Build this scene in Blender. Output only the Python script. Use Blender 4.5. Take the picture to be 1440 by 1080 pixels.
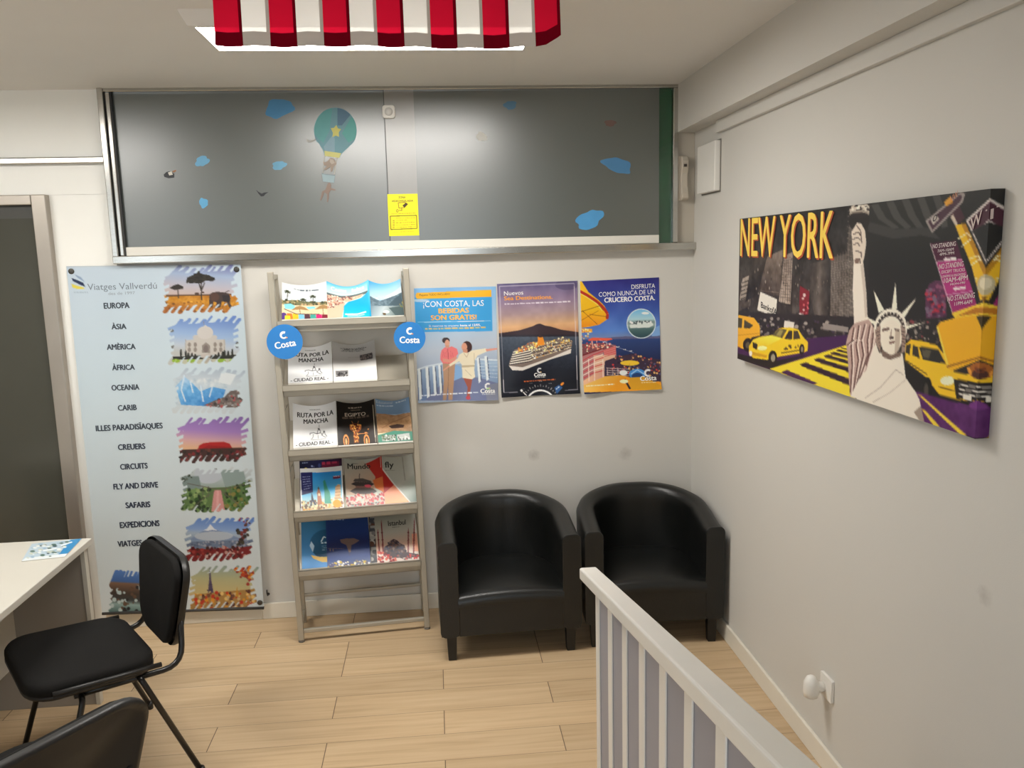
import bpy, bmesh, math, random
import numpy as np
from mathutils import Vector, Matrix
for o in list(bpy.data.objects): bpy.data.objects.remove(o)
SC = bpy.context.scene
COL = SC.collection
rad = math.radians

# ------------------------------------------------------------------ camera
cam_d = bpy.data.cameras.new('camera'); cam = bpy.data.objects.new('camera', cam_d); COL.objects.link(cam)
SC.camera = cam
FPX, YAW, PITCH, ROLL = 1161.52, .0901420, .1562793, -.0251133
fw = Vector((math.sin(YAW)*math.cos(PITCH), math.cos(YAW)*math.cos(PITCH), -math.sin(PITCH)))
rt0 = Vector((math.cos(YAW), -math.sin(YAW), 0)); up0 = rt0.cross(fw)
rt = rt0*math.cos(ROLL) + up0*math.sin(ROLL); up = up0*math.cos(ROLL) - rt0*math.sin(ROLL)
M3 = Matrix((rt, up, -fw)).transposed()
cam.matrix_world = Matrix.Translation((0, -4.28384, 1.89368)) @ M3.to_4x4()
cam_d.sensor_fit = 'HORIZONTAL'; cam_d.sensor_width = 36; cam_d.lens = 36*FPX/1440
cam_d.clip_start = .02

# ------------------------------------------------------------------ light and exposure
SC.view_settings.view_transform = 'Standard'; SC.view_settings.look = 'None'
SC.view_settings.gamma = 1; SC.view_settings.use_curve_mapping = False
SC.view_settings.exposure = 0.0
LAMP_L = 34.0                   # radiance of the ceiling panels
LAMP_C = (1, .968, .915)
W = bpy.data.worlds.new('world'); SC.world = W; W.use_nodes = True
W.node_tree.nodes['Background'].inputs[0].default_value = (.8, .9, 1, 1)
W.node_tree.nodes['Background'].inputs[1].default_value = .3
DAY_L = 3.2                     # glow of the unseen panes added behind the camera

# ------------------------------------------------------------------ helpers
def lin(c):
    c = np.asarray(c, float)/255
    return np.where(c <= .04045, c/12.92, ((c+.055)/1.055)**2.4)
MATS = {}
def nt(m): return m.node_tree.nodes, m.node_tree.links
def mat(name, c, rough=.5, metal=0, spec=.5, var=.06, vscale=6, bump=0, bscale=200, coat=0, stretch=None, ior=1.5):
    """principled paint / metal / fabric with a little procedural mottling"""
    if name in MATS: return MATS[name]
    m = bpy.data.materials.new(name); m.use_nodes = True; N, L = nt(m)
    b = N['Principled BSDF']; b.inputs['Roughness'].default_value = rough; b.inputs['Metallic'].default_value = metal
    b.inputs['Specular IOR Level'].default_value = spec
    b.inputs['IOR'].default_value = ior
    if coat: b.inputs['Coat Weight'].default_value = coat; b.inputs['Coat Roughness'].default_value = .15
    col = lin(c)
    tc = N.new('ShaderNodeTexCoord'); vec = tc.outputs['Object']
    if stretch:
        mp = N.new('ShaderNodeMapping'); mp.inputs['Scale'].default_value = stretch; L.new(vec, mp.inputs[0]); vec = mp.outputs[0]
    ns = N.new('ShaderNodeTexNoise'); ns.inputs['Scale'].default_value = vscale; ns.inputs['Detail'].default_value = 3
    L.new(vec, ns.inputs['Vector'])
    rp = N.new('ShaderNodeValToRGB'); L.new(ns.outputs['Fac'], rp.inputs[0])
    rp.color_ramp.elements[0].position = .3; rp.color_ramp.elements[1].position = .7
    rp.color_ramp.elements[0].color = (*(col*(1-var)), 1); rp.color_ramp.elements[1].color = (*np.clip(col*(1+var), 0, 1), 1)
    L.new(rp.outputs[0], b.inputs['Base Color'])
    if bump:
        n2 = N.new('ShaderNodeTexNoise'); n2.inputs['Scale'].default_value = bscale; L.new(vec, n2.inputs['Vector'])
        bp = N.new('ShaderNodeBump'); bp.inputs['Strength'].default_value = bump; bp.inputs['Distance'].default_value = .002
        L.new(n2.outputs['Fac'], bp.inputs['Height']); L.new(bp.outputs[0], b.inputs['Normal'])
    MATS[name] = m; return m
def ink(c, rough=.5):
    return mat('ink_%d_%d_%d' % tuple(c), c, rough, var=.0)

def link(name, me, parent=None):
    o = bpy.data.objects.new(name, me); COL.objects.link(o)
    if parent: o.parent = parent
    return o
def tag(o, label, cat, group=None):
    o['label'] = label; o['category'] = cat
    if group: o['group'] = group
    return o
def thing(name, label, cat, loc=(0, 0, 0), rz=0, group=None):
    o = link(name, None); o.location = loc; o.rotation_euler.z = rz; o.empty_display_size = .05
    return tag(o, label, cat, group)
def struct(o):
    o['kind'] = 'structure'; return o

class MB:
    """collects geometry; build() links it as ONE mesh object"""
    def __init__(s): s.v = []; s.f = []; s.mi = []; s.sm = []; s.mats = []
    def m(s, mt):
        if mt not in s.mats: s.mats.append(mt)
        return s.mats.index(mt)
    def add(s, vs, fs, mt, smooth=False):
        o = len(s.v); s.v += [tuple(map(float, v)) for v in vs]; k = s.m(mt)
        for f in fs: s.f.append(tuple(i+o for i in f)); s.mi.append(k); s.sm.append(smooth)
        return s
    def box(s, a, b, mt, M=None):
        x0, y0, z0 = a; x1, y1, z1 = b
        vs = [Vector(p) for p in ((x0,y0,z0),(x1,y0,z0),(x1,y1,z0),(x0,y1,z0),(x0,y0,z1),(x1,y0,z1),(x1,y1,z1),(x0,y1,z1))]
        if M is not None: vs = [M @ v for v in vs]
        return s.add(vs, [(0,3,2,1),(4,5,6,7),(0,1,5,4),(1,2,6,5),(2,3,7,6),(3,0,4,7)], mt)
    def tube(s, path, r, mt, n=10, closed=False, sq=1.0, radii=None):
        P = [Vector(p) for p in path]; rings = []; k = len(P)
        prev = None
        for i, p in enumerate(P):
            t = (P[(i+1) % k]-P[i-1]) if closed else (P[min(i+1, k-1)]-P[max(i-1, 0)])
            t.normalize()
            if prev is None:
                a = Vector((0, 0, 1)) if abs(t.z) < .9 else Vector((1, 0, 0))
                nrm = (a - t*a.dot(t)).normalized()
            else:
                nrm = (prev - t*prev.dot(t)).normalized()
            prev = nrm; bn = t.cross(nrm); rr = radii[i] if radii else r
            rings.append([p + nrm*(rr*sq*math.cos(2*math.pi*j/n)) + bn*(rr*math.sin(2*math.pi*j/n)) for j in range(n)])
        vs = [v for R_ in rings for v in R_]; fs = []
        for i in range(k if closed else k-1):
            a, b = i*n, ((i+1) % k)*n
            for j in range(n): fs.append((a+j, a+(j+1) % n, b+(j+1) % n, b+j))
        if not closed: fs += [tuple(range(n-1, -1, -1)), tuple(range((k-1)*n, k*n))]
        return s.add(vs, fs, mt, True)
    def lathe(s, prof, mt, M, n=24):
        vs = []; fs = []
        for r, z in prof:
            for j in range(n):
                a = 2*math.pi*j/n; vs.append(M @ Vector((r*math.cos(a), r*math.sin(a), z)))
        for i in range(len(prof)-1):
            for j in range(n): fs.append((i*n+j, i*n+(j+1) % n, (i+1)*n+(j+1) % n, (i+1)*n+j))
        fs += [tuple(range(n-1, -1, -1)), tuple(range((len(prof)-1)*n, len(prof)*n))]
        return s.add(vs, fs, mt, True)
    def prism(s, pts, h, mt, M=None, smooth=False):
        """polygon in local xy, extruded along z by h"""
        n = len(pts); vs = [Vector((p[0], p[1], 0)) for p in pts]+[Vector((p[0], p[1], h)) for p in pts]
        if M is not None: vs = [M @ v for v in vs]
        s.add(vs, [tuple(range(n-1, -1, -1)), tuple(range(n, 2*n))], mt)
        o = len(s.v)-2*n; k = s.m(mt)
        for i in range(n): s.f.append((o+i, o+(i+1) % n, o+n+(i+1) % n, o+n+i)); s.mi.append(k); s.sm.append(smooth)
        return s
    def build(s, name, parent=None, bevel=0, seg=2, sub=0, fix=True):
        me = bpy.data.meshes.new(name); me.from_pydata(s.v, [], s.f)
        for mt in s.mats: me.materials.append(mt)
        me.polygons.foreach_set('material_index', s.mi); me.polygons.foreach_set('use_smooth', s.sm)
        if fix:
            bm = bmesh.new(); bm.from_mesh(me); bmesh.ops.recalc_face_normals(bm, faces=bm.faces); bm.to_mesh(me); bm.free()
        me.update(); o = link(name, me, parent)
        if bevel:
            b = o.modifiers.new('Bevel', 'BEVEL'); b.width = bevel; b.segments = seg; b.limit_method = 'ANGLE'; b.angle_limit = rad(40)
            b.harden_normals = False
        if sub:
            d = o.modifiers.new('Sub', 'SUBSURF'); d.levels = sub; d.render_levels = sub
        return o
def rrect(w, h, r, n=6, cx=0, cy=0):
    out = []
    for sx, sy, a0 in ((1, 1, 0), (-1, 1, 90), (-1, -1, 180), (1, -1, 270)):
        for i in range(n+1):
            a = rad(a0+90*i/n); out.append((cx+sx*(w/2-r)+r*math.cos(a), cy+sy*(h/2-r)+r*math.sin(a)))
    return out

# ------------------------------------------------------------------ printed pictures
def homog(src, dst):
    A = []; B = []
    for (x, y), (u, v) in zip(src, dst):
        A += [[x, y, 1, 0, 0, 0, -u*x, -u*y], [0, 0, 0, x, y, 1, -v*x, -v*y]]; B += [u, v]
    return np.append(np.linalg.solve(np.array(A, float), np.array(B, float)), 1).reshape(3, 3)
def hap(H, p):
    p = np.atleast_2d(np.asarray(p, float)); q = np.c_[p, np.ones(len(p))] @ H.T
    return q[:, :2]/q[:, 2:]
TXT = {}
def glyphs(body, bold):
    k = (body, bold)
    if k not in TXT:
        cu = bpy.data.curves.new('t', 'FONT'); cu.body = body; cu.resolution_u = 3; cu.offset = bold; cu.dimensions = '2D'
        o = bpy.data.objects.new('t', cu); COL.objects.link(o)
        dg = bpy.context.evaluated_depsgraph_get(); me = bpy.data.meshes.new_from_object(o.evaluated_get(dg))
        vs = np.array([v.co[:2] for v in me.vertices]); fs = [tuple(p.vertices) for p in me.polygons]
        bpy.data.objects.remove(o); bpy.data.curves.remove(cu); bpy.data.meshes.remove(me)
        TXT[k] = (vs, fs)
    return TXT[k]
CAP = None
class Art:
    """a small drawing surface: shapes are traced in 'view' units, stored as one colour per grid vertex"""
    def __init__(s, quad, nx, ny, bg, gain=1.2, view=(0, 0, 1), ss=2):
        s.view(*view); q = s.full(quad); s.H = homog(q, [(0, 0), (1, 0), (1, 1), (0, 1)])
        s.nx, s.ny, s.ss, s.gain = nx, ny, ss, gain; s.w, s.h = nx*ss, ny*ss
        s.a = np.ones((s.h, s.w, 3))*np.array(bg, float); s.texts = []; s.clip = None
    def view(s, ox, oy, sc): s.o = (ox, oy, sc); return s
    def full(s, p): p = np.atleast_2d(np.asarray(p, float)); return np.array(s.o[:2]) + p/s.o[2]
    def uv(s, p): return hap(s.H, s.full(p))
    def _mask(s, pts):
        q = s.uv(pts)*[s.w, s.h]
        x0, y0 = np.floor(q.min(0)).astype(int); x1, y1 = np.ceil(q.max(0)).astype(int)+1
        x0, y0 = max(x0, 0), max(y0, 0); x1, y1 = min(x1, s.w), min(y1, s.h)
        if x1 <= x0 or y1 <= y0: return None
        X, Y = np.meshgrid(np.arange(x0, x1)+.5, np.arange(y0, y1)+.5)
        m = np.zeros(X.shape, bool); n = len(q)
        for i in range(n):
            xa, ya = q[i]; xb, yb = q[(i+1) % n]
            if ya == yb: continue
            c = ((ya > Y) != (yb > Y)) & (X < (xb-xa)*(Y-ya)/(yb-ya)+xa); m ^= c
        return x0, y0, x1, y1, X, Y, m
    def poly(s, pts, c, al=1.0):
        r = s._mask(pts)
        if r is None: return s
        x0, y0, x1, y1, X, Y, m = r; sub = s.a[y0:y1, x0:x1]
        sub[m] = sub[m]*(1-al)+np.array(c, float)*al; return s
    def grad(s, pts, p0, p1, cols):
        """linear gradient between two points; cols = [(t, colour)...]"""
        r = s._mask(pts)
        if r is None: return s
        x0, y0, x1, y1, X, Y, m = r
        a, b = s.uv([p0, p1])*[s.w, s.h]; d = b-a
        t = ((X-a[0])*d[0]+(Y-a[1])*d[1])/max(d @ d, 1e-9)
        C = np.stack([np.interp(t, [k for k, _ in cols], [c[i] for _, c in cols]) for i in range(3)], -1)
        s.a[y0:y1, x0:x1][m] = C[m]; return s
    def ell(s, cx, cy, rx, ry, c, al=1.0, rot=0):
        t = np.linspace(0, 2*np.pi, 28, endpoint=False); x, y = rx*np.cos(t), ry*np.sin(t); k = rad(rot)
        return s.poly(np.c_[cx+x*np.cos(k)-y*np.sin(k), cy+x*np.sin(k)+y*np.cos(k)], c, al)
    def line(s, pts, wd, c, al=1.0):
        for (xa, ya), (xb, yb) in zip(pts[:-1], pts[1:]):
            L = math.hypot(xb-xa, yb-ya) or 1; nx, ny = -(yb-ya)/L*wd/2, (xb-xa)/L*wd/2
            s.poly([(xa+nx, ya+ny), (xb+nx, yb+ny), (xb-nx, yb-ny), (xa-nx, ya-ny)], c, al)
        return s
    def noise(s, pts, amp, cells, seed=1, tint=(1, 1, 1)):
        r = s._mask(pts)
        if r is None: return s
        x0, y0, x1, y1, X, Y, m = r; rs = np.random.RandomState(seed); tot = 0
        for o_, k in ((1, cells), (.6, cells*2.3)):
            g = rs.uniform(-1, 1, (int(k*s.ny/s.nx)+3, int(k)+3)); fx = X/s.w*k; fy = Y/s.h*k*s.ny/s.nx
            ix, iy = fx.astype(int), fy.astype(int); tx, ty = fx-ix, fy-iy; tx = tx*tx*(3-2*tx); ty = ty*ty*(3-2*ty)
            tot = tot+o_*((g[iy, ix]*(1-tx)+g[iy, ix+1]*tx)*(1-ty)+(g[iy+1, ix]*(1-tx)+g[iy+1, ix+1]*tx)*ty)
        s.a[y0:y1, x0:x1][m] += (tot[..., None]*amp*np.array(tint))[m]; return s
    def specks(s, pts, n, cols, r0, r1, seed=1, asp=1.0, rot=0):
        P = np.array(pts, float); rs = random.Random(seed); (xa, ya), (xb, yb) = P.min(0), P.max(0); k = 0
        for _ in range(n*4):
            x, y = rs.uniform(xa, xb), rs.uniform(ya, yb); ins = False
            for i in range(len(P)):
                (x1, y1), (x2, y2) = P[i], P[(i+1) % len(P)]
                if (y1 > y) != (y2 > y) and x < (x2-x1)*(y-y1)/(y2-y1)+x1: ins = not ins
            if not ins: continue
            r = rs.uniform(r0, r1); s.ell(x, y, r, r*asp, rs.choice(cols), 1, rot); k += 1
            if k >= n: break
        return s
    def dashes(s, p0, p1, h, c, seed=3, al=.85):
        """a line of print too small to read"""
        rs = random.Random(seed); t = 0; L = math.hypot(p1[0]-p0[0], p1[1]-p0[1]); d = ((p1[0]-p0[0])/L, (p1[1]-p0[1])/L)
        while t < L:
            w = min(h*rs.uniform(.6, 3.2), L-t); a = (p0[0]+d[0]*t, p0[1]+d[1]*t-h/2); b = (a[0]+d[0]*w, a[1]+d[1]*w)
            s.line([a, b], h*rs.uniform(.5, .85), c, al); t += w+h*.5
        return s
    def text(s, body, p0, p1, h, c, bold=0.0):
        a, b = s.uv([p0, p1]); hv = abs(s.uv([(p0[0], p0[1]-h)])[0][1]-a[1]); s.texts.append((body, a, b, hv, c, bold)); return s
    def brush(s, draw, strokes, wd):
        """draw a photo, but keep it only inside slanting brush strokes"""
        a0 = s.a.copy(); draw(); a1 = s.a; s.a = np.zeros_like(a0)
        for st in strokes: s.line(st, wd, (1, 1, 1))
        mk = np.clip(s.a, 0, 1); s.a = a0*(1-mk)+a1*mk; return s
    def colors(s):
        a = s.a.reshape(s.ny, s.ss, s.nx, s.ss, 3).mean((1, 3)); return np.clip(lin(np.clip(a, 0, 255))*s.gain, 0, .88)
    def build(s, name, fn, parent=None, rough=.35, thick=.001, wrap=0, back=(225, 222, 215)):
        """fn(u, v, off) -> point; off is measured out of the paper"""
        global CAP
        if CAP is None: CAP = glyphs('H', 0)[0][:, 1].max()
        C = s.colors()
        nx, ny = s.nx, s.ny; us = np.linspace(0, 1, nx)
        if wrap:
            k = int(nx*wrap); C = np.concatenate([C, C[:, ::-1][:, 1:k+1]], 1); us = np.r_[us, 1+np.arange(1, k+1)/(nx-1)]; nx += k
        vs = [fn(u, v, 0) for v in np.linspace(0, 1, ny) for u in us]
        fs = [(j*nx+i, (j+1)*nx+i, (j+1)*nx+i+1, j*nx+i+1) for j in range(ny-1) for i in range(nx-1)]
        mi = [0]*len(fs); col = C.reshape(-1, 3)
        ring = [i for i in range(nx)]+[j*nx+nx-1 for j in range(1, ny)]+[(ny-1)*nx+i for i in range(nx-2, -1, -1)]+[j*nx for j in range(ny-2, 0, -1)]
        o = len(vs); um = us[-1]
        vs += [fn(us[i % nx], (i//nx)/(ny-1), -thick) for i in ring]; n = len(ring); col = np.concatenate([col, col[ring]])
        fs += [(ring[i], ring[(i+1) % n], o+(i+1) % n, o+i) for i in range(n)]; mi += [1]*n
        o = len(vs); bx, by = 14, 36
        vs += [fn(um*i/bx, j/by, -thick) for j in range(by+1) for i in range(bx+1)]; col = np.concatenate([col, np.ones(((bx+1)*(by+1), 3))*.7])
        fs += [(o+j*(bx+1)+i, o+j*(bx+1)+i+1, o+(j+1)*(bx+1)+i+1, o+(j+1)*(bx+1)+i) for j in range(by) for i in range(bx)]; mi += [1]*(bx*by)
        mats = [art_mat(rough), mat('paper_back_%d_%d_%d' % back, back, .6)]
        for q, (body, a, b, hv, c, bold) in enumerate(s.texts):
            gv, gf = glyphs(body, 0.0); x0, x1 = gv[:, 0].min(), gv[:, 0].max(); mt = ink(c)
            if mt not in mats: mats.append(mt)
            k = mats.index(mt)
            for ci, (dx, dy) in enumerate(((0, 0),) if bold < .008 else ((-bold, 0), (bold, 0), (0, bold*.5), (0, -bold*.5), (0, 0))):   # bold: the strokes thickened
                o = len(vs)
                for x, y in gv:
                    p = a+(b-a)*(x+dx-x0)/(x1-x0); vs.append(fn(p[0], p[1]-hv*(y+dy)/CAP, .0004+.00002*(5*q+ci)))
                fs += [tuple(i+o for i in f) for f in gf]; mi += [k]*len(gf); col = np.concatenate([col, np.zeros((len(gv), 3))])
        me = bpy.data.meshes.new(name); me.from_pydata([tuple(v) for v in vs], [], fs)
        for m_ in mats: me.materials.append(m_)
        me.polygons.foreach_set('material_index', mi)
        ca = me.color_attributes.new('print', 'FLOAT_COLOR', 'POINT'); ca.data.foreach_set('color', np.c_[col, np.ones(len(col))].astype(np.float32).ravel())
        me.update(); return link(name, me, parent)
def art_mat(rough):
    k = 'printed_%d' % int(rough*100)
    if k in MATS: return MATS[k]
    m = bpy.data.materials.new(k); m.use_nodes = True; N, L = nt(m); b = N['Principled BSDF']; b.inputs['Roughness'].default_value = rough
    b.inputs['Specular IOR Level'].default_value = .35
    at = N.new('ShaderNodeAttribute'); at.attribute_name = 'print'; L.new(at.outputs['Color'], b.inputs['Base Color'])
    MATS[k] = m; return m
def plane_fn(origin, ux, uy, un, w, h, bend=None):
    O, X, Y, Nn = map(Vector, (origin, ux, uy, un))
    return lambda u, v, off: O+X*(u*w)+Y*(v*h)+Nn*(off+(bend(u, v) if bend else 0))
def emblem(A, cx, cy, r, c=(245, 245, 245)):
    """the round C mark above the cruise line's name"""
    t = np.linspace(rad(50), rad(320), 20)
    A.line([(cx+r*math.cos(a), cy-r*math.sin(a)) for a in t], r*.62, c); A.ell(cx+r*.55, cy+r*.75, r*.3, r*.22, (235, 170, 60))
# ------------------------------------------------------------------ room shell
XL, XR, YB, H = -3.7, 1.36, -5.6, 2.717
def stain_wall(name, c, spots):
    m = mat(name, c, .62, spec=.3, var=.012, vscale=1.4, bump=.12, bscale=260); N, L = nt(m)
    b = N['Principled BSDF']; src = b.inputs['Base Color'].links[0].from_socket; g = N.new('ShaderNodeNewGeometry')
    for (x, y, z, r, k) in spots:                     # scuffs left on the paint
        mp = N.new('ShaderNodeMapping'); mp.inputs['Location'].default_value = (-x, -y, -z); L.new(g.outputs['Position'], mp.inputs[0])
        n_ = N.new('ShaderNodeTexNoise'); n_.inputs['Scale'].default_value = 60; L.new(g.outputs['Position'], n_.inputs['Vector'])
        ad = N.new('ShaderNodeVectorMath'); ad.operation = 'MULTIPLY_ADD'; ad.inputs[1].default_value = (.03, .03, .03); L.new(n_.outputs['Color'], ad.inputs[0]); L.new(mp.outputs[0], ad.inputs[2])
        ln = N.new('ShaderNodeVectorMath'); ln.operation = 'LENGTH'; L.new(ad.outputs[0], ln.inputs[0])
        mr = N.new('ShaderNodeMapRange'); mr.inputs[1].default_value = r*.3; mr.inputs[2].default_value = r*1.8; mr.inputs[3].default_value = k; mr.inputs[4].default_value = 0
        L.new(ln.outputs['Value'], mr.inputs[0])
        mx = N.new('ShaderNodeMix'); mx.data_type = 'RGBA'; L.new(mr.outputs[0], mx.inputs[0]); L.new(src, mx.inputs[6]); mx.inputs[7].default_value = (*lin((120, 112, 104)), 1)
        src = mx.outputs[2]
    L.new(src, b.inputs['Base Color']); return m
M_WALL = stain_wall('white_wall_paint', (208, 205, 198), [(.51, 0, .84, .022, .45), (1.01, 0, .825, .025, .35), (1.36, -2.40, 1.02, .02, .3), (1.36, -2.62, .63, .02, .2)])
M_CEIL = mat('ceiling_paint', (228, 226, 222), .8, spec=.2, var=.015, vscale=2)
M_BASE = mat('baseboard_paint', (228, 222, 208), .35, var=.02)
M_ALU = mat('brushed_aluminium', (190, 188, 182), .2, 1.0, var=.05, vscale=30, stretch=(1, 1, 12))
M_WHITE = mat('white_lacquer', (232, 229, 222), .4, var=.015)

def floor_mat():
    m = bpy.data.materials.new('oak_plank_tiles'); m.use_nodes = True; N, L = nt(m); b = N['Principled BSDF']
    b.inputs['Roughness'].default_value = .42; b.inputs['Specular IOR Level'].default_value = .4
    g = N.new('ShaderNodeNewGeometry'); sp = N.new('ShaderNodeSeparateXYZ'); L.new(g.outputs['Position'], sp.inputs[0])
    def ma(op, a, b_=None, c_=None):
        n = N.new('ShaderNodeMath'); n.operation = op
        for i, v in enumerate((a, b_, c_)):
            if v is None: continue
            if isinstance(v, (int, float)): n.inputs[i].default_value = v
            else: L.new(v, n.inputs[i])
        return n.outputs[0]
    rw = ma('DIVIDE', ma('SUBTRACT', .005, sp.outputs[1]), .1745); row = ma('FLOOR', rw)
    par = ma('MODULO', ma('ADD', row, ma('GREATER_THAN', row, 2.5)), 2.0)             # half-board offset, one row laid out of step
    xs = ma('DIVIDE', ma('ADD', sp.outputs[0], ma('MULTIPLY_ADD', par, .4645, .029+.929*5-.4645)), .929); brd = ma('FLOOR', xs)
    def edge(f, wd):                                                                   # 1 inside the joint line
        fr = ma('FRACT', f); return ma('LESS_THAN', ma('MINIMUM', fr, ma('SUBTRACT', 1.0, fr)), wd)
    jx = edge(xs, .0018); jy = ma('MULTIPLY', edge(rw, .008), .55)
    cb = N.new('ShaderNodeCombineXYZ'); L.new(row, cb.inputs[0]); L.new(brd, cb.inputs[1])
    wn = N.new('ShaderNodeTexWhiteNoise'); wn.noise_dimensions = '2D'; L.new(cb.outputs[0], wn.inputs['Vector'])
    of = N.new('ShaderNodeVectorMath'); of.operation = 'MULTIPLY_ADD'; of.inputs[1].default_value = (7, 7, 7); L.new(wn.outputs['Color'], of.inputs[0]); L.new(g.outputs['Position'], of.inputs[2])
    mp = N.new('ShaderNodeMapping'); mp.inputs['Scale'].default_value = (.8, 16, 1); L.new(of.outputs[0], mp.inputs[0])
    n1 = N.new('ShaderNodeTexNoise'); n1.inputs['Scale'].default_value = 2.2; n1.inputs['Detail'].default_value = 7; n1.inputs['Distortion'].default_value = .6; L.new(mp.outputs[0], n1.inputs['Vector'])
    rp = N.new('ShaderNodeValToRGB'); L.new(n1.outputs['Fac'], rp.inputs[0]); e = rp.color_ramp.elements
    e[0].position = .2; e[0].color = (*lin((178, 150, 115)), 1); e[1].position = .8; e[1].color = (*lin((208, 183, 149)), 1)
    k = e.new(.5); k.color = (*lin((198, 171, 135)), 1)
    hs = N.new('ShaderNodeHueSaturation'); L.new(rp.outputs[0], hs.inputs['Color']); L.new(ma('MULTIPLY_ADD', wn.outputs['Value'], .16, .93), hs.inputs['Value'])
    mx = N.new('ShaderNodeMix'); mx.data_type = 'RGBA'; L.new(ma('MAXIMUM', ma('MULTIPLY', jx, .9), jy), mx.inputs[0]); L.new(hs.outputs[0], mx.inputs[6]); mx.inputs[7].default_value = (*lin((74, 56, 42)), 1)
    L.new(mx.outputs[2], b.inputs['Base Color']); return m
M_FLOOR = floor_mat()
def shell(name, a, b, mt): return struct(MB().box(a, b, mt).build(name))
shell('floor', (XL, YB, -.1), (XR, 0, 0), M_FLOOR)
shell('ceiling', (XL, YB, H), (XR, 0, H+.1), M_CEIL)
shell('wall_back', (XL-.1, 0, -.1), (XR+.1, .12, H+.1), M_WALL)
shell('wall_right', (XR, YB, -.1), (XR+.1, 0, H+.1), M_WALL)
shell('wall_left', (XL-.1, YB, -.1), (XL, 0, H+.1), M_WALL)
wf = MB()                                            # unseen front wall; its openings hold the added glowing panes
for x0, x1, z0, z1 in ((XL-.1, XR+.1, 2.64, H+.1), (XL-.1, XL+.05, -.1, 2.64), (-2.75, -.85, -.1, 2.64), (.45, XR+.1, -.1, 2.64), (XL+.05, -2.75, -.1, .6), (-.85, .45, -.1, .08)): wf.box((x0, YB-.1, z0), (x1, YB, z1), M_WALL)
struct(wf.build('wall_front'))
def emit(name, c, k):
    m = bpy.data.materials.new(name); m.use_nodes = True; N, L = nt(m); N.remove(N['Principled BSDF'])
    e = N.new('ShaderNodeEmission'); e.inputs[0].default_value = (*c, 1); e.inputs[1].default_value = k; L.new(e.outputs[0], N['Material Output'].inputs[0]); return m
M_DAY = emit('added_daylight_glow', (.86, .94, 1), DAY_L)  # unseen glow added for cool fill and a reflection in the frosted panes
for nm, x0, x1, z0 in (('added_daylight_1', -.85, .45, .08), ('added_daylight_2', XL+.05, -2.75, .6)):
    sw = struct(MB().box((x0, YB-.07, z0), (x1, YB-.05, 2.64), M_DAY).build(nm))
    fr = MB()
    for a, b in (((x0, z0), (x0+.05, 2.64)), ((x1-.05, z0), (x1, 2.64)), ((x0, z0), (x1, z0+.05)), ((x0, 2.59), (x1, 2.64))): fr.box((a[0], YB-.05, a[1]), (b[0], YB, b[1]), M_ALU)
    fr.build('added_daylight_frame', sw)

# beam along the right wall, blind box under it
struct(MB().box((1.262, YB, 2.484), (XR, 0, H), M_WALL).build('trim_1'))
struct(MB().box((1.338, YB, 2.428), (XR, -.39, 2.484), M_WALL).build('trim_2', bevel=.003))
# baseboards
struct(MB().box((-.98, -.014, 0), (XR, 0, .088), M_BASE).box((-1.78, -.014, 0), (-.98, 0, .088), M_BASE).build('baseboard_back', bevel=.004))
struct(MB().box((XR-.014, YB, 0), (XR, -.014, .088), M_BASE).build('baseboard_right', bevel=.004))

# ------------------------------------------------------------------ high interior window on the back wall
M_FILM = mat('frosted_grey_film', (46, 56, 48), .33, spec=1.0, ior=1.88, var=.03, vscale=2)
M_STRIP = mat('pale_film_strip', (112, 110, 103), .33, spec=1.0, ior=1.8, var=.01)
wn1 = MB()
for a, b in (((-1.555, -.05, 1.897), (-1.527, 0, H)), ((-1.523, -.035, 1.93), (-1.503, 0, 2.7)), ((1.238, -.04, 1.93), (1.266, 0, 2.7)), ((-1.555, -.04, 2.700), (1.266, 0, H)), ((-1.555, -.055, 1.893), (1.36, 0, 1.93))): wn1.box(a, b, M_ALU)
w1 = struct(wn1.build('window_1', bevel=.004))
MB().box((-1.527, -.028, 1.93), (-1.523, 0, 2.70), ink((30, 30, 30))).box((-1.503, -.03, 1.93), (-1.496, 0, 2.70), ink((38, 38, 38))).build('gasket', w1)
MB().box((-1.50, -.026, 1.93), (1.17, 0, 1.972), mat('white_sill', (222, 218, 208), .3, var=.02)).build('window_sill', w1, bevel=.003)
MB().box((-1.497, -.010, 1.972), (-.18, -.002, 2.70), M_FILM).build('window_pane', w1)
MB().box((-.212, -.020, 1.95), (1.17, -.012, 2.70), M_FILM).build('window_pane', w1)
MB().box((-.210, -.0215, 1.94), (-.066, -.020, 2.70), M_STRIP).build('film_strip', w1)
MB().box((-.214, -.022, 1.94), (-.210, -.010, 2.70), ink((70, 72, 70))).build('pane_edge', w1)
gb = MB().box((1.17, -.005, 1.93), (1.238, 0, 2.70), mat('dark_green_board', (20, 96, 58), .5, var=.15, vscale=9)); gb.build('green_backing', w1)
def glass_mat():
    m = bpy.data.materials.new('clear_glass'); m.use_nodes = True; N, L = nt(m); b = N['Principled BSDF']
    b.inputs['Transmission Weight'].default_value = 1; b.inputs['Roughness'].default_value = .02; b.inputs['IOR'].default_value = 1.45
    b.inputs['Base Color'].default_value = (.9, .97, .93, 1); return m
M_GLASS = glass_mat()
MB().box((1.17, -.020, 1.93), (1.238, -.014, 2.70), M_GLASS).build('clear_glass', w1)
# beige panel between window and side wall
struct(MB().box((1.266, -.012, 1.93), (XR, 0, 2.484), mat('beige_panel', (184, 176, 162), .5, var=.02)).build('trim_3', bevel=.002))
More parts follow.
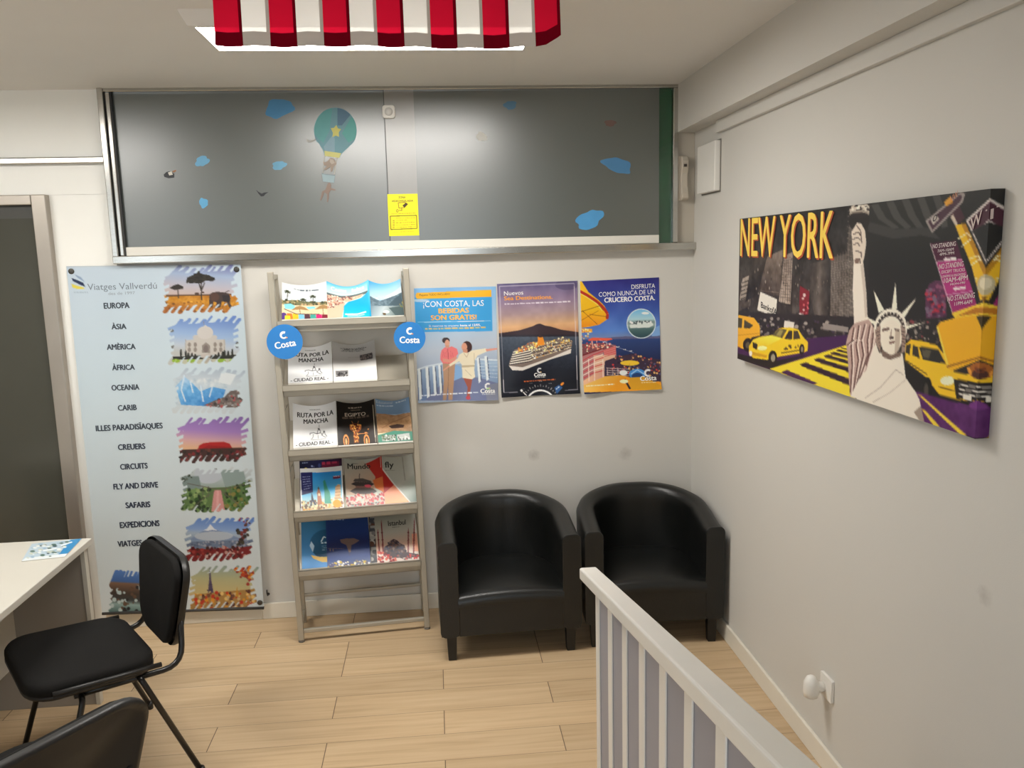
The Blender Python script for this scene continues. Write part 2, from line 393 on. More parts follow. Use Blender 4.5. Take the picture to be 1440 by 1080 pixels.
# white laminate panels left of the window
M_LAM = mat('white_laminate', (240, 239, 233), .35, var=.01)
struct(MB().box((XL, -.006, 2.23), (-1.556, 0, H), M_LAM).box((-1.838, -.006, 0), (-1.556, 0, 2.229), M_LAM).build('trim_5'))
# aluminium rail and the grey glass door at far left
struct(MB().box((XL, -.035, 2.372), (-1.555, 0, 2.405), M_ALU).build('trim_4', bevel=.006))
dr = MB()
for a, b in (((-1.905, -.05, 0), (-1.838, 0, 2.23)), ((-2.95, -.05, 0), (-2.885, 0, 2.23)), ((-2.885, -.05, 2.182), (-1.905, 0, 2.23))): dr.box(a, b, mat('door_frame_aluminium', (176, 168, 158), .38, .85, var=.04))
d1 = struct(dr.build('door_1', bevel=.004))
MB().box((-2.885, -.030, 0), (-1.905, -.018, 2.12), mat('dark_door_glass', (70, 70, 62), .18, spec=.5, var=.03)).build('door_glass', d1)
MB().box((-2.885, -.022, 2.12), (-1.905, -.01, 2.182), ink((60, 59, 54))).build('door_header', d1)
MB().tube([(-2.80, -.03, .98), (-2.80, -.075, .98), (-2.80, -.075, 1.16), (-2.80, -.03, 1.16)], .009, M_ALU).build('door_handle', d1)

# ------------------------------------------------------------------ ceiling lamps
M_DIFF = emit('lit_diffuser', LAMP_C, LAMP_L)
M_LHOUSE = mat('lamp_housing', (225, 222, 216), .4, var=.01)
def ceiling_lamp(cx, cy, label, w=1.18, d=.36):
    t = thing('ceiling_lamp', label, 'ceiling light', (cx, cy, H), 0, None)
    hb = MB(); o = .024; z = -.047; g = .02
    A = [(-w/2-o, -d/2-o, 0), (w/2+o, -d/2-o, 0), (w/2+o, d/2+o, 0), (-w/2-o, d/2+o, 0)]
    B = [(-w/2, -d/2, z), (w/2, -d/2, z), (w/2, d/2, z), (-w/2, d/2, z)]
    D = [(-w/2+g, -d/2+g, z), (w/2-g, -d/2+g, z), (w/2-g, d/2-g, z), (-w/2+g, d/2-g, z)]
    E_ = [(p[0], p[1], z+.006) for p in D]
    fs = []
    for a in (0, 4, 8): fs += [(a+i, a+(i+1) % 4, a+4+(i+1) % 4, a+4+i) for i in range(4)]
    hb.add(A+B+D+E_, fs+[(3, 2, 1, 0)], M_LHOUSE); hb.build('housing', t)
    MB().box((-w/2+g+.001, -d/2+g+.001, z+.001), (w/2-g-.001, d/2-g-.001, z+.004), M_DIFF).build('diffuser', t)
ceiling_lamp(-.195, -1.115, 'white surface mounted ceiling light panel glowing behind the striped flag')
ceiling_lamp(-2.3, -1.45, 'ceiling light panel out of view over the desk')
# ------------------------------------------------------------------ display rack
M_RACK = mat('warm_grey_rack_paint', (172, 165, 150), .42, .35, var=.03)
rack = thing('display_rack', 'grey metal brochure rack with five sloping shelves against the back wall', 'display rack', (-.743, -.325, 0), rad(5))
RW = .655
def lean(p): return Vector((p[0]-.0155*p[2], p[1], p[2]))        # the rack stands a touch out of plumb
def rbox(mb, a, b, mt=M_RACK):
    n0 = len(mb.v); mb.box(a, b, mt); mb.v[n0:] = [tuple(lean(v)) for v in mb.v[n0:]]; return mb
DEP = .232
for x0 in (0, RW-.027):
    po = rbox(MB(), (x0, 0, .012), (x0+.027, .034, 1.838)).build('post', rack, bevel=.003)
    rbox(MB(), (x0+.002, DEP, .0), (x0+.025, DEP+.024, 1.822)).build('rear_post', rack, bevel=.003)
    for z in (.05, 1.80): rbox(MB(), (x0+.003, .03, z), (x0+.023, DEP+.004, z+.022)).build('side_rail', rack, bevel=.003)
    MB().lathe([(.016, 0), (.017, .006), (.012, .014)], mat('grey_plastic_foot', (120, 116, 108), .5), Matrix.Translation((x0+.0135, .017, 0)), 14).build('foot', po)
rbox(MB(), (.027, .006, .046), (RW-.027, .026, .066)).build('front_rail', rack, bevel=.003)
rbox(MB(), (.02, DEP+.002, .142), (RW-.02, DEP+.02, .158)).build('rear_rail', rack, bevel=.003)
for z in (1.17, .86): MB().tube([lean((.02, .01, z-.045)), lean((.02, .12, z)), lean((.02, DEP+.01, z))], .0022, M_RACK, 6).build('wire_brace', rack)
SHZ = [1.610, 1.303, .986, .677, .376]; TILT = [rad(50), rad(49), rad(45), rad(42), rad(40)]
for z, th in zip(SHZ, TILT):
    s_ = MB(); x0, x1 = .027, RW-.027
    rbox(s_, (x0, -.006, z-.028), (x1, .0, z)); rbox(s_, (x0, -.006, z-.004), (x1, .016, z)); rbox(s_, (x0, .012, z-.058), (x1, .016, z-.004)); rbox(s_, (x0, .012, z-.058), (x1, .06, z-.052))
    n0 = len(s_.v)
    s_.box((x0, 0, 0), (x1, .006, .225), M_RACK, Matrix.Translation((0, .052, z-.052)) @ Matrix.Rotation(-th, 4, 'X'))
    s_.v[n0:] = [tuple(lean(v)) for v in s_.v[n0:]]
    s_.build('shelf', rack, bevel=.0015)
RM = Matrix.Translation((-.743, -.325, 0)) @ Matrix.Rotation(rad(5), 4, 'Z')
HID = [.056, .052, .044, .034, .030]                       # part of a cover that stands below the shelf lip
def mag_fn(row, x, wd, th, extra=0., curl=.006, ln=.297, lift=0., dtilt=0., sag=0.):
    """a brochure standing on shelf `row`, left edge at rack x, thickness th, front cover outwards"""
    t = TILT[row]-dtilt; z0 = SHZ[row]-.036; y0 = .046-th-extra
    def f(u, v, off):
        s = HID[row]+(1-v)*(ln-HID[row]); w = max(0, 1-v); b = curl*(2*u-1)**2*w**1.5*4-sag*math.sin(math.pi*u)*w**2
        p = Vector((x+u*wd, y0+s*math.sin(t), z0+lift+s*math.cos(t)))+Vector((0, -math.cos(t), math.sin(t)))*(off+b)
        return RM @ lean(p)
    return f
BR = {}
def brochure(A, row, x, wd, th, label, **k):
    """magazine: printed cover + block of pages, standing on the rack"""
    f = mag_fn(row, x, wd, th, **k); o = A.build('brochure', f, None, .3, .0006)
    mb = MB(); nx, ny = 16, 22; m_ = mat('paper_pages', (224, 221, 212), .6, var=.04, vscale=40)
    vmax = 1+HID[row]/(k.get('ln', .297)-HID[row])
    for off in (-.0014, -th): 
        mb.add([f(.004+i/nx*.992, .004+j/ny*(vmax-.004), off) for j in range(ny+1) for i in range(nx+1)], [(j*(nx+1)+i, j*(nx+1)+i+1, (j+1)*(nx+1)+i+1, (j+1)*(nx+1)+i) for j in range(ny) for i in range(nx)], m_)
    n = (nx+1)*(ny+1)
    ring = [i for i in range(nx+1)]+[j*(nx+1)+nx for j in range(1, ny+1)]+[ny*(nx+1)+i for i in range(nx-1, -1, -1)]+[j*(nx+1) for j in range(ny-1, 0, -1)]
    for a, b in zip(ring, ring[1:]+ring[:1]): mb.f.append((a, b, b+n, a+n)); mb.mi.append(0); mb.sm.append(False)
    pg = mb.build('pages', o); tag(o, label, 'brochure', 'brochures on the grey rack'); return o

# ------------------------------------------------------------------ tub chairs
def leather():
    m = mat('black_leather', (19, 20, 19), .36, spec=.5, var=.12, vscale=9, bump=.25, bscale=170); return m
M_LEA = leather(); M_BLEG = mat('black_wood_leg', (18, 17, 16), .4)
def tub_chair(loc, rz, label):
    t = thing('tub_armchair', label, 'armchair', loc, rz, 'black tub armchairs in the corner')
    Wd, Dp, R_, th = .335, .565, .30, .088               # half width, depth, corner radius, wall thickness
    # centre line of the wall: front left, round the back, front right (y=0 front, +y back)
    path = [(-1, 0.0), (-1, .06), (-1, .12), (-1, .2)]
    ctr = []
    for i in range(5): ctr.append((-Wd+th/2, i*(Dp-R_)/4))
    for i in range(1, 13):
        a = rad(180-90*i/12); ctr.append((-Wd+R_+(R_-th/2)*math.cos(a), Dp-R_+(R_-th/2)*math.sin(a)))
    k = 6
    for i in range(1, k): ctr.append((-Wd+R_+(2*Wd-2*R_)*i/k, Dp-th/2))
    ctr += [(-x, y) for x, y in reversed(ctr[:17])]
    def top(y, x): s = min(max(y/Dp, 0), 1); return .585+.092*(s**1.15)
    prof = []                                             # (across, height 0..1 flag)
    rr = .036
    vs = []; fs = []
    n = len(ctr)
    for i, (x, y) in enumerate(ctr):
        a = Vector(ctr[min(i+1, n-1)])-Vector(ctr[max(i-1, 0)]); a.normalize(); nr = Vector((-a.y, a.x))  # nr: outward (left of path going back = outside?)
        if nr.dot(Vector((x, y-.2))) < 0: nr = -nr
        zt = top(y, x); h = th/2
        belly = 1+.10*math.sin(math.pi*min(1, max(0, (y/Dp))))
        P = [(h*.93, .125), (h, .14), (h*1.0, .3), (h*1.05, zt-.075), (h*1.07, zt-.036), (h*.80, zt-.010), (h*.35, zt), (-h*.35, zt), (-h*.84, zt-.012), (-h*1.1, zt-.04), (-h*1.0, zt-.09), (-h*.97, .3), (-h*.97, .14), (-h*.9, .125)]
        for o_, z in P: vs.append((x+nr.x*o_, y+nr.y*o_, z))
    m = 14
    for i in range(n-1):
        for j in range(m): fs.append((i*m+j, i*m+(j+1) % m, (i+1)*m+(j+1) % m, (i+1)*m+j))
    fs += [tuple(range(m)), tuple(range((n-1)*m, n*m))]
    sh = MB().add(vs, fs, M_LEA, True); o = sh.build('shell', t)
    o.modifiers.new('es', 'EDGE_SPLIT').split_angle = rad(60)
    # arm front panels
    for s in (-1, 1):
        q = rrect(th*1.04, .466, .028, 5, s*(Wd-th/2), .356)
        MB().prism(q, .012, M_LEA, Matrix(((1,0,0,0),(0,0,1,-.012),(0,1,0,0),(0,0,0,1)))).build('arm_front', t, bevel=.004)
    # seat cushion: domed, rounded front
    iw = Wd-th+.004; nx, ny = 14, 14; vs = []; fs = []
    def seat_z(u, v): return .322+.03*(1-(2*u-1)**2)*math.sin(math.pi*min(1, v+.12))**.7+.012*v
    for j in range(ny+1):
        v = j/ny
        for i in range(nx+1):
            u = i/nx; x = (2*u-1)*iw; y = .0+v*(Dp-th-.0)
            rem = max(0, y-(Dp-R_)); ri = R_-th+.006
            lim = iw if rem <= 0 else (iw-ri)+math.sqrt(max(0, ri*ri-min(rem, ri)**2))
            x = max(-lim, min(lim, x)); vs.append((x, y, seat_z(u, v)))
    for j in range(ny):
        for i in range(nx): a = j*(nx+1)+i; fs.append((a, a+1, a+nx+2, a+nx+1))
    for kk, (yy, dz) in enumerate(((-.014, -.012), (-.022, -.034), (-.018, -.06))):     # rolled front edge
        base = len(vs)
        for i in range(nx+1): u = i/nx; vs.append(((2*u-1)*iw, yy, seat_z(u, 0)+dz))
        pv = 0 if kk == 0 else base-(nx+1)
        for i in range(nx): fs.append((pv+i, pv+i+1, base+i+1, base+i))
    MB().add(vs, fs, M_LEA, True).build('seat', t)
    MB().box((-iw, -.010, .125), (iw, .02, .30), M_LEA).box((-iw, .02, .125), (iw, Dp-.11, .15), M_LEA).build('front_panel', t, bevel=.006)
    # piping where the gathered back panel meets the rim
    for x in (-Wd+.05, Wd-.05):
        for y in (.03, Dp-.14):
            l = MB(); xx = x*(1 if y < .2 else .8); a = .024; b = .019
            l.add([(xx-a, y-a, .126), (xx+a, y-a, .126), (xx+a, y+a, .126), (xx-a, y+a, .126), (xx-b, y-b, 0), (xx+b, y-b, 0), (xx+b, y+b, 0), (xx-b, y+b, 0)], [(0,1,2,3), (7,6,5,4), (0,4,5,1), (1,5,6,2), (2,6,7,3), (3,7,4,0)], M_BLEG)
            l.build('leg', t, bevel=.003)
tub_chair((.303, -.615, 0), rad(2), 'black leather tub armchair next to the grey brochure rack')
tub_chair((.995, -.600, 0), rad(-2.5), 'black leather tub armchair in the corner, partly behind the white railing')

# ------------------------------------------------------------------ stair railing
M_RAIL = mat('white_gloss_wood', (222, 220, 214), .38, var=.02)
M_PANEL = mat('grey_infill_board', (148, 148, 157), .5, var=.02)
rl = thing('stair_railing', 'white sloping wooden railing with upright slats over a grey board', 'railing', (.400, -2.1, 0))
SL = .209
def slope(mb, n0): mb.v[n0:] = [(v[0], v[1], v[2]-SL*v[1]) for v in mb.v[n0:]]
h = MB(); ys = [.135, -.3, -.8, -1.4, -2.1]; q = rrect(.052, .037, .006, 3)
vs = []; fs = []
for y in ys:
    for a, b in q: vs.append((a+.024, y, .974+b-SL*y))
m = len(q)
for i in range(len(ys)-1):
    for j in range(m): fs.append((i*m+j, i*m+(j+1) % m, (i+1)*m+(j+1) % m, (i+1)*m+j))
fs += [tuple(range(m)), tuple(range((len(ys)-1)*m, len(ys)*m))]
MB().add(vs, fs, M_RAIL).build('handrail', rl)
for n in range(9):
    y = -.006-.1664*n; b = MB()
    n0 = len(b.v); b.box((.0175, y-.046, 0), (.022, y, .952), M_RAIL)
    b.v = [(v[0], v[1], v[2]-SL*v[1] if v[2] > .5 else v[2]) for v in b.v]; b.build('slat', rl, bevel=.002)
p = MB(); p.box((.022, -1.155, 0), (.03, -.004, .95), M_PANEL); p.v = [(v[0], v[1], v[2]-SL*v[1] if v[2] > .5 else v[2]) for v in p.v]
p.build('infill_panel', rl)

# ------------------------------------------------------------------ desk
M_DESK = mat('white_melamine', (205, 201, 190), .35, var=.012)
M_DESK_SHADE = mat('shaded_melamine', (150, 143, 134), .5, var=.02)  # desk melamine painted darker, with the shade under the top in its colour
dk = thing('office_desk', 'white desk at the left edge beside the dark door', 'desk', (-1.95, -1.4, 0))
MB().box((-.62, -.75, .712), (.452, .655, .74), M_DESK).build('desk_top', dk, bevel=.003)
MB().box((-.5, .615, 0), (.415, .640, .712), M_DESK_SHADE).build('end_panel', dk, bevel=.002)
MB().box((.415, .612, 0), (.432, .643, .712), M_DESK).build('panel_edge', dk)
MB().box((.10, -.72, .22), (.118, .615, .712), M_DESK).build('modesty_panel', dk, bevel=.002)
MB().box((-.5, -.74, 0), (.1, -.715, .712), M_DESK_SHADE).build('end_panel', dk, bevel=.002)

# ------------------------------------------------------------------ office chairs
M_FAB = mat('black_woven_fabric', (27, 26, 25), .9, spec=.2, var=.15, vscale=300, bump=.4, bscale=600)
M_PLA = mat('black_plastic', (30, 29, 28), .42, var=.05)
M_BTUBE = mat('black_painted_tube', (16, 15, 15), .3, spec=.6)
def cushion(w0, w1, d, t, r, n=26, bow=0):
    """rounded slab in local xy (x across, y along), domed on both faces, tapering from w0 (y=0) to w1 (y=d)"""
    mb = MB(); out = rrect(1, 1, r, 6); vs = []
    lv = [(-.5, .93), (-.42, .985), (-.1, 1.0), (.2, .995), (.42, .96), (.5, .88)]
    for zf, sc in lv:
        for a, b in out:
            y = (b*sc+.5)*d; w = w0+(w1-w0)*(b+.5); x = a*sc*w; vs.append((x, y, zf*t+bow*(2*a)**2))
    m = len(out); fs = []
    for i in range(len(lv)-1):
        for j in range(m): fs.append((i*m+j, i*m+(j+1) % m, (i+1)*m+(j+1) % m, (i+1)*m+j))
    c0 = len(vs); vs += [(0, d/2, -.5*t)]; vs += [(0, d/2, .5*t+.012)]
    for j in range(m): fs.append((c0, (j+1) % m, j)); fs.append((c0+1, (len(lv)-1)*m+j, (len(lv)-1)*m+(j+1) % m))
    return mb, vs, fs
def office_chair(loc, face, label):
    """stackable visitor chair; local +y is where the sitter looks"""
    rz = math.atan2(-face[0], face[1]); t = thing('visitor_chair', label, 'chair', (*loc, 0), rz, 'black visitor chairs at the desk'); t.scale = (1.12, 1.0, 1.03)
    mb, vs, fs = cushion(.45, .47, .43, .056, .22)
    Ms = Matrix.Translation((0, -.165, .445)) @ Matrix.Rotation(rad(3), 4, 'X')
    mb.add([Ms @ Vector(v) for v in vs], fs, M_FAB, True).build('seat', t)
    mb, vs, fs = cushion(.452, .472, .432, .022, .22)
    Ms = Matrix.Translation((0, -.166, .424)) @ Matrix.Rotation(rad(3), 4, 'X')
    mb.add([Ms @ Vector(v) for v in vs], fs, M_PLA, True).build('seat_shell', t)
    # backrest: upholstered front in a plastic shell with a raised rim behind
    Mb = Matrix.Translation((0, -.240, .440)) @ Matrix.Rotation(rad(98), 4, 'X')
    mb, vs, fs = cushion(.29, .43, .335, .03, .24, bow=-.012)
    mb.add([Mb @ Vector((v[0], v[1], v[2]-.004)) for v in vs], fs, M_FAB, True).build('backrest', t)
    Mo = Mb @ Matrix.Translation((0, 0, .018))
    out = [(a*(.31+.14*(b+.5)), (b+.5)*.352-.008, -.012*(2*a)**2) for a, b in rrect(1, 1, .24, 8)]
    sh = MB(); n = len(out); c = Vector((0, .168, 0)); rings = [(1.0, -.012), (1.012, 0), (1.0, .014), (.93, .016), (.89, .002)]
    v2 = []
    for sc, zz in rings: v2 += [Mo @ Vector((c.x+(p[0]-c.x)*sc, c.y+(p[1]-c.y)*sc, p[2]+zz)) for p in out]
    f2 = []
    for i in range(len(rings)-1):
        for j in range(n): f2.append((i*n+j, i*n+(j+1) % n, (i+1)*n+(j+1) % n, (i+1)*n+j))
    v2.append(Mo @ Vector((0, .168, .004))); 
    for j in range(n): f2.append((len(v2)-1, (len(rings)-1)*n+j, (len(rings)-1)*n+(j+1) % n))
    sh.add(v2, f2, M_PLA, True).build('back_shell', t)
    def bent(pts, r=.03):
        out = [Vector(pts[0])]
        for a, b, c_ in zip(pts[:-2], pts[1:-1], pts[2:]):
            a, b, c_ = Vector(a), Vector(b), Vector(c_); p = b+(a-b).normalized()*r; q_ = b+(c_-b).normalized()*r
            for i in range(6): s = i/5; out.append((p*(1-s)+b*s)*(1-s)+(b*(1-s)+q_*s)*s)
        return out+[Vector(pts[-1])]
    for s in (-1, 1):
        x = s*.235
        lf = MB().tube(bent([(s*.19, .10, .41), (x, .10, .41), (s*.265, .225, 0.012)]), .0105, M_BTUBE, 10).build('leg', t)
        lb = MB().tube(bent([(s*.19, -.09, .41), (x, -.09, .41), (s*.275, -.255, 0.012)]), .0105, M_BTUBE, 10).build('leg', t)
        MB().tube(bent([(s*.20, .12, .412), (s*.205, -.245, .40), (s*.165, -.268, .58)], .07), .0105, M_BTUBE, 10).build('back_tube', t)
        MB().tube([(s*.242, -.16, .446), (s*.243, .0, .452), (s*.243, .19, .462)], .009, M_PLA, 8).build('seat_edge', t)
        for y, xx, lg in ((.225, .265, lf), (-.255, .275, lb)): MB().lathe([(.013, 0), (.014, .02), (.0115, .03)], M_PLA, Matrix.Translation((s*xx, y, 0)), 12).build('foot_cap', lg)
    MB().tube([(-.19, .10, .41), (.19, .10, .41)], .010, M_BTUBE).tube([(-.19, -.09, .41), (.19, -.09, .41)], .010, M_BTUBE).build('cross_tube', t)
office_chair((-1.322, -1.25), (-.82, -.57), 'black fabric visitor chair drawn up to the white desk')
office_chair((-1.168, -2.215), (-.82, .577), 'black visitor chair cut off at the bottom left, seen from behind')

# ------------------------------------------------------------------ flag
def cloth(name, c, thin):
    m = bpy.data.materials.new(name); m.use_nodes = True; N, L = nt(m); N.remove(N['Principled BSDF'])
    cc = (*lin(c), 1); d = N.new('ShaderNodeBsdfDiffuse'); d.inputs[0].default_value = cc; tr = N.new('ShaderNodeBsdfTranslucent'); tr.inputs[0].default_value = cc
    tp = N.new('ShaderNodeBsdfTransparent'); tp.inputs[0].default_value = cc
    wv = N.new('ShaderNodeTexNoise'); wv.inputs['Scale'].default_value = 900
    a = N.new('ShaderNodeMixShader'); L.new(d.outputs[0], a.inputs[1]); L.new(tr.outputs[0], a.inputs[2]); a.inputs[0].default_value = .6 if thin else .1
    b = N.new('ShaderNodeMixShader'); mr = N.new('ShaderNodeMapRange'); mr.inputs[3].default_value = .0; mr.inputs[4].default_value = .02 if thin else 0
    L.new(wv.outputs['Fac'], mr.inputs[0]); L.new(mr.outputs[0], b.inputs[0]); L.new(a.outputs[0], b.inputs[1]); L.new(tp.outputs[0], b.inputs[2])
    L.new(b.outputs[0], N['Material Output'].inputs[0]); return m
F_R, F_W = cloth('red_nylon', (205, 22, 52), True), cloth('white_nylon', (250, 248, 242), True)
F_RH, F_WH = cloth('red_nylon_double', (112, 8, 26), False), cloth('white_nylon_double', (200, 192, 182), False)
fm = MB(); cols = []
for k in range(13): cols += [(k/13, k), ((k+.42)/13, k), ((k+.88)/13, k), ]
us = sorted(set([c for c, _ in cols]+[1.0])); L1, L2 = .30, .75
vsl = [0, .016, .033, .05, .1, .16, .22, .27, .30, .34, .45, .6, .8, 1.05]
def flag_pt(u, s):
    x = -.512+u*.858
    rip = .012*math.sin(u*9.5+.4)+.006*math.sin(u*41+s*5)
    lift = .028*max(0, (u-.93)/.07)**1.5
    cx = math.sin(u*2*math.pi*6.5)*.004
    if s <= .27:
        return (x+.006*(s/.3)*(1-2*u), -2.1+rip*(1-s/.5)+cx+lift*.6, 2.412+s*1.02+lift*(1-s/.3)+.004*math.cos(u*5))
    k = s-.27
    return (x+.006*(1-2*u), -2.1-k*.97+.0, min(2.703, 2.412+.275+.028*min(1, k/.04))-.012*abs(math.sin(k*4)))
vs = [flag_pt(u, s) for s in vsl for u in us]; nu = len(us)
for j in range(len(vsl)-1):
    for i in range(nu-1):
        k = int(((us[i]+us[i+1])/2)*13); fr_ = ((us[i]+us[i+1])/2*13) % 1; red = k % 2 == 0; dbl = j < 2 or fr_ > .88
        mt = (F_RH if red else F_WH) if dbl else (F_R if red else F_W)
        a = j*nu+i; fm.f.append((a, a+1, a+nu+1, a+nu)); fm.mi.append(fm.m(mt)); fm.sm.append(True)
fm.v = vs
fo = fm.build('flag', fix=False); tag(fo, 'red and white striped flag hanging from the ceiling', 'flag')

# ------------------------------------------------------------------ small wall fittings
t = thing('intercom_handset', 'beige intercom handset on the panel right of the high window', 'intercom', (1.292, -.012, 2.255))
M_BEI = mat('beige_plastic', (192, 182, 166), .45)
MB().box((-.025, -.018, -.112), (.026, 0, .112), M_BEI).build('base', t, bevel=.005)
pr = [(-.018, .110), (-.040, .108), (-.050, .085), (-.046, .055), (-.034, .025), (-.031, -.01), (-.035, -.045), (-.048, -.075), (-.052, -.098), (-.040, -.110), (-.018, -.110)]
MB().prism(pr, .036, M_BEI, Matrix(((0,0,1,-.013),(1,0,0,0),(0,1,0,0),(0,0,0,1)))).build('handset', t, bevel=.005, seg=3)
MB().box((-.004, -.0545, .055), (.010, -.044, .068), ink((60, 52, 46))).build('button', t)
t = thing('wall_cover_plate', 'blank white square cover high on the right wall near the corner', 'cover plate', (XR, -.275, 2.28))
MB().box((-.03, -.13, -.115), (0, .13, .115), M_WHITE).build('cover', t, bevel=.004)
MB().box((-.004, -.136, -.121), (0, .136, .121), mat('plate_shadow_gap', (120, 116, 110), .6)).build('back_plate', t)
t = thing('motion_sensor', 'small white square sensor at the top of the window', 'sensor', (-.19, -.0215, 2.597))
MB().prism(rrect(.062, .062, .014, 5), .02, M_WHITE, Matrix(((1,0,0,0),(0,0,-1,0),(0,1,0,0),(0,0,0,1)))).build('body', t, bevel=.004)
MB().lathe([(.02, .0), (.019, .004), (.006, .007)], mat('milky_lens', (205, 204, 200), .3), Matrix.Translation((0, -.02, 0)) @ Matrix.Rotation(rad(90), 4, 'X'), 20).build('lens', t)
t = thing('wall_socket', 'white square wall socket low on the right wall', 'socket', (XR, -1.625, .322))
MB().prism(rrect(.086, .086, .006, 3), .012, M_WHITE, Matrix(((0,0,-1,0),(1,0,0,0),(0,1,0,0),(0,0,0,1)))).build('plate', t, bevel=.002)
t2 = thing('plug_in_freshener', 'white plug-in air freshener in the right wall socket', 'air freshener', (XR-.012, -1.608, .315))
MB().lathe([(.017, 0), (.019, .012), (.016, .028), (.020, .034)], M_WHITE, Matrix.Rotation(rad(-90), 4, 'Y'), 18).build('plug', t2)
MB().lathe([(.010, -.038), (.024, -.034), (.028, -.015), (.027, .02), (.017, .040), (.008, .046)], M_WHITE, Matrix.Translation((-.046, 0, 0)), 20).build('bottle', t2)
# ================================================================== printed things
BLK, WHT = (28, 28, 30), (245, 245, 242)
# ------------------------------------------------------------------ New York canvas
A = Art([(1041, 306), (1393, 267.5), (1376.5, 622), (1041, 505)], 400, 150, (32, 30, 30), 1.18)
A.view(1030, 280, 3.6)
A.grad([(30, 60), (620, 0), (620, 700), (30, 620)], (300, 150), (300, 640), [(0, (30, 27, 27)), (.5, (48, 42, 40)), (1, (40, 36, 36))])
A.grad([(38, 330), (130, 290), (100, 540), (38, 570)], (40, 330), (60, 560), [(0, (40, 36, 34)), (1, (78, 68, 62))])
A.poly([(60, 400), (92, 385), (78, 500), (46, 512)], (150, 138, 126))
for i in range(5): A.line([(52, 425+i*20), (92, 410+i*20)], 5, (50, 44, 40))
A.grad([(120, 290), (180, 265), (140, 480), (75, 520)], (110, 300), (110, 520), [(0, (58, 50, 46)), (1, (24, 22, 22))])
A.grad([(182, 290), (262, 255), (250, 490), (140, 475)], (200, 280), (180, 480), [(0, (104, 90, 80)), (1, (66, 56, 52))])
A.line([(150, 460), (245, 475)], 3, (120, 105, 95))
A.grad([(268, 285), (312, 268), (304, 535), (245, 520), (258, 400)], (280, 280), (270, 530), [(0, (128, 112, 102)), (1, (168, 152, 138))])
for i in range(16): A.line([(254, 300+i*14), (310, 292+i*15)], 2, (84, 74, 68))
for i in range(5): A.line([(262+i*10, 300), (252+i*12, 525)], 2, (84, 74, 68))
A.grad([(318, 290), (400, 280), (395, 520), (312, 600)], (340, 290), (330, 600), [(0, (40, 36, 36)), (1, (72, 64, 60))])
A.grad([(398, 330), (506, 300), (510, 640), (440, 650), (405, 500)], (400, 400), (505, 400), [(0, (52, 46, 44)), (.5, (92, 82, 76)), (1, (38, 34, 34))])
A.grad([(505, 300), (585, 280), (600, 40), (628, 40), (634, 640), (505, 645)], (560, 60), (560, 640), [(0, (78, 70, 66)), (1, (88, 79, 73))])
for i in range(24): A.line([(506, 330+i*13), (630, 300+i*15)], 1.6, (140, 128, 118))
for i in range(9): A.line([(510+i*14, 300-i*8), (512+i*14, 640)], 1.6, (132, 120, 110))
for i in range(20): A.line([(585, 60+i*28), (628, 80+i*28)], 2, (150, 138, 126))
A.noise([(38, 80), (630, 0), (630, 660), (38, 640)], 14, 60, 4)
A.specks([(40, 300), (500, 300), (500, 560), (40, 560)], 70, [(150, 140, 128), (20, 18, 18), (110, 98, 90)], 1, 2.4, 5, 3.5)
A.poly([(350, 440), (400, 470), (392, 655), (350, 610)], (120, 24, 38))
A.specks([(350, 450), (398, 475), (392, 645), (350, 605)], 16, [(190, 90, 96), (70, 14, 24), (200, 180, 176)], 3, 8, 8)
A.poly([(146, 462), (240, 504), (234, 602), (130, 566)], (60, 54, 50)); A.poly([(151, 469), (236, 508), (231, 596), (136, 562)], (214, 208, 196))
A.text('BankofA', (155, 549), (236, 590), 30, BLK, .02)
A.poly([(38, 570), (630, 600), (630, 800), (38, 800)], (36, 31, 34))
A.specks([(38, 590), (600, 630), (600, 740), (38, 700)], 170, [(90, 80, 78), (150, 140, 132), (22, 20, 22), (62, 48, 70), (120, 110, 104)], 3, 10, 11)
A.poly([(470, 630), (600, 655), (598, 680), (470, 665)], (140, 130, 124))
A.poly([(36, 740), (630, 690), (630, 1030), (420, 960), (36, 808)], (62, 26, 74))
A.poly([(36, 780), (110, 800), (240, 820), (400, 790), (210, 862), (36, 808)], (26, 22, 26))
A.poly([(205, 862), (590, 745), (622, 760), (640, 1030), (390, 940)], (226, 202, 44))
for q in ([(356, 840), (386, 831), (618, 920), (614, 952), (372, 852)], [(428, 816), (452, 809), (613, 862), (610, 884), (440, 827)], [(476, 798), (498, 792), (608, 826), (606, 842), (486, 806)], [(510, 784), (530, 779), (605, 800), (603, 812), (516, 790)], [(540, 770), (555, 766), (602, 781), (601, 789), (543, 774)], [(562, 760), (575, 757), (601, 765), (600, 770), (564, 763)]): A.poly(q, (40, 14, 38))
A.poly([(262, 880), (292, 868), (450, 938), (410, 948)], (62, 20, 70))
# yellow cabs, left
A.poly([(36, 586), (70, 590), (122, 603), (150, 640), (153, 692), (112, 700), (76, 762), (36, 745)], (228, 164, 34)); A.poly([(36, 598), (62, 604), (118, 640), (100, 655), (36, 650)], (66, 58, 40)); A.poly([(62, 602), (72, 606), (70, 655), (60, 655)], (228, 170, 40))
A.line([(36, 690), (150, 680)], 4, (190, 130, 26)); A.ell(92, 738, 25, 34, (26, 22, 22)); A.ell(92, 740, 11, 17, (90, 80, 60))
A.poly([(276, 618), (326, 626), (322, 660), (272, 652)], (212, 204, 192))
A.poly([(98, 745), (118, 712), (150, 698), (214, 690), (248, 655), (300, 652), (346, 662), (374, 705), (397, 728), (395, 772), (378, 780), (252, 800), (190, 816), (120, 806), (98, 780)], (240, 190, 32))
A.grad([(100, 745), (118, 712), (214, 690), (265, 708), (200, 740), (100, 760)], (150, 690), (150, 760), [(0, (246, 216, 74)), (1, (236, 182, 28))])
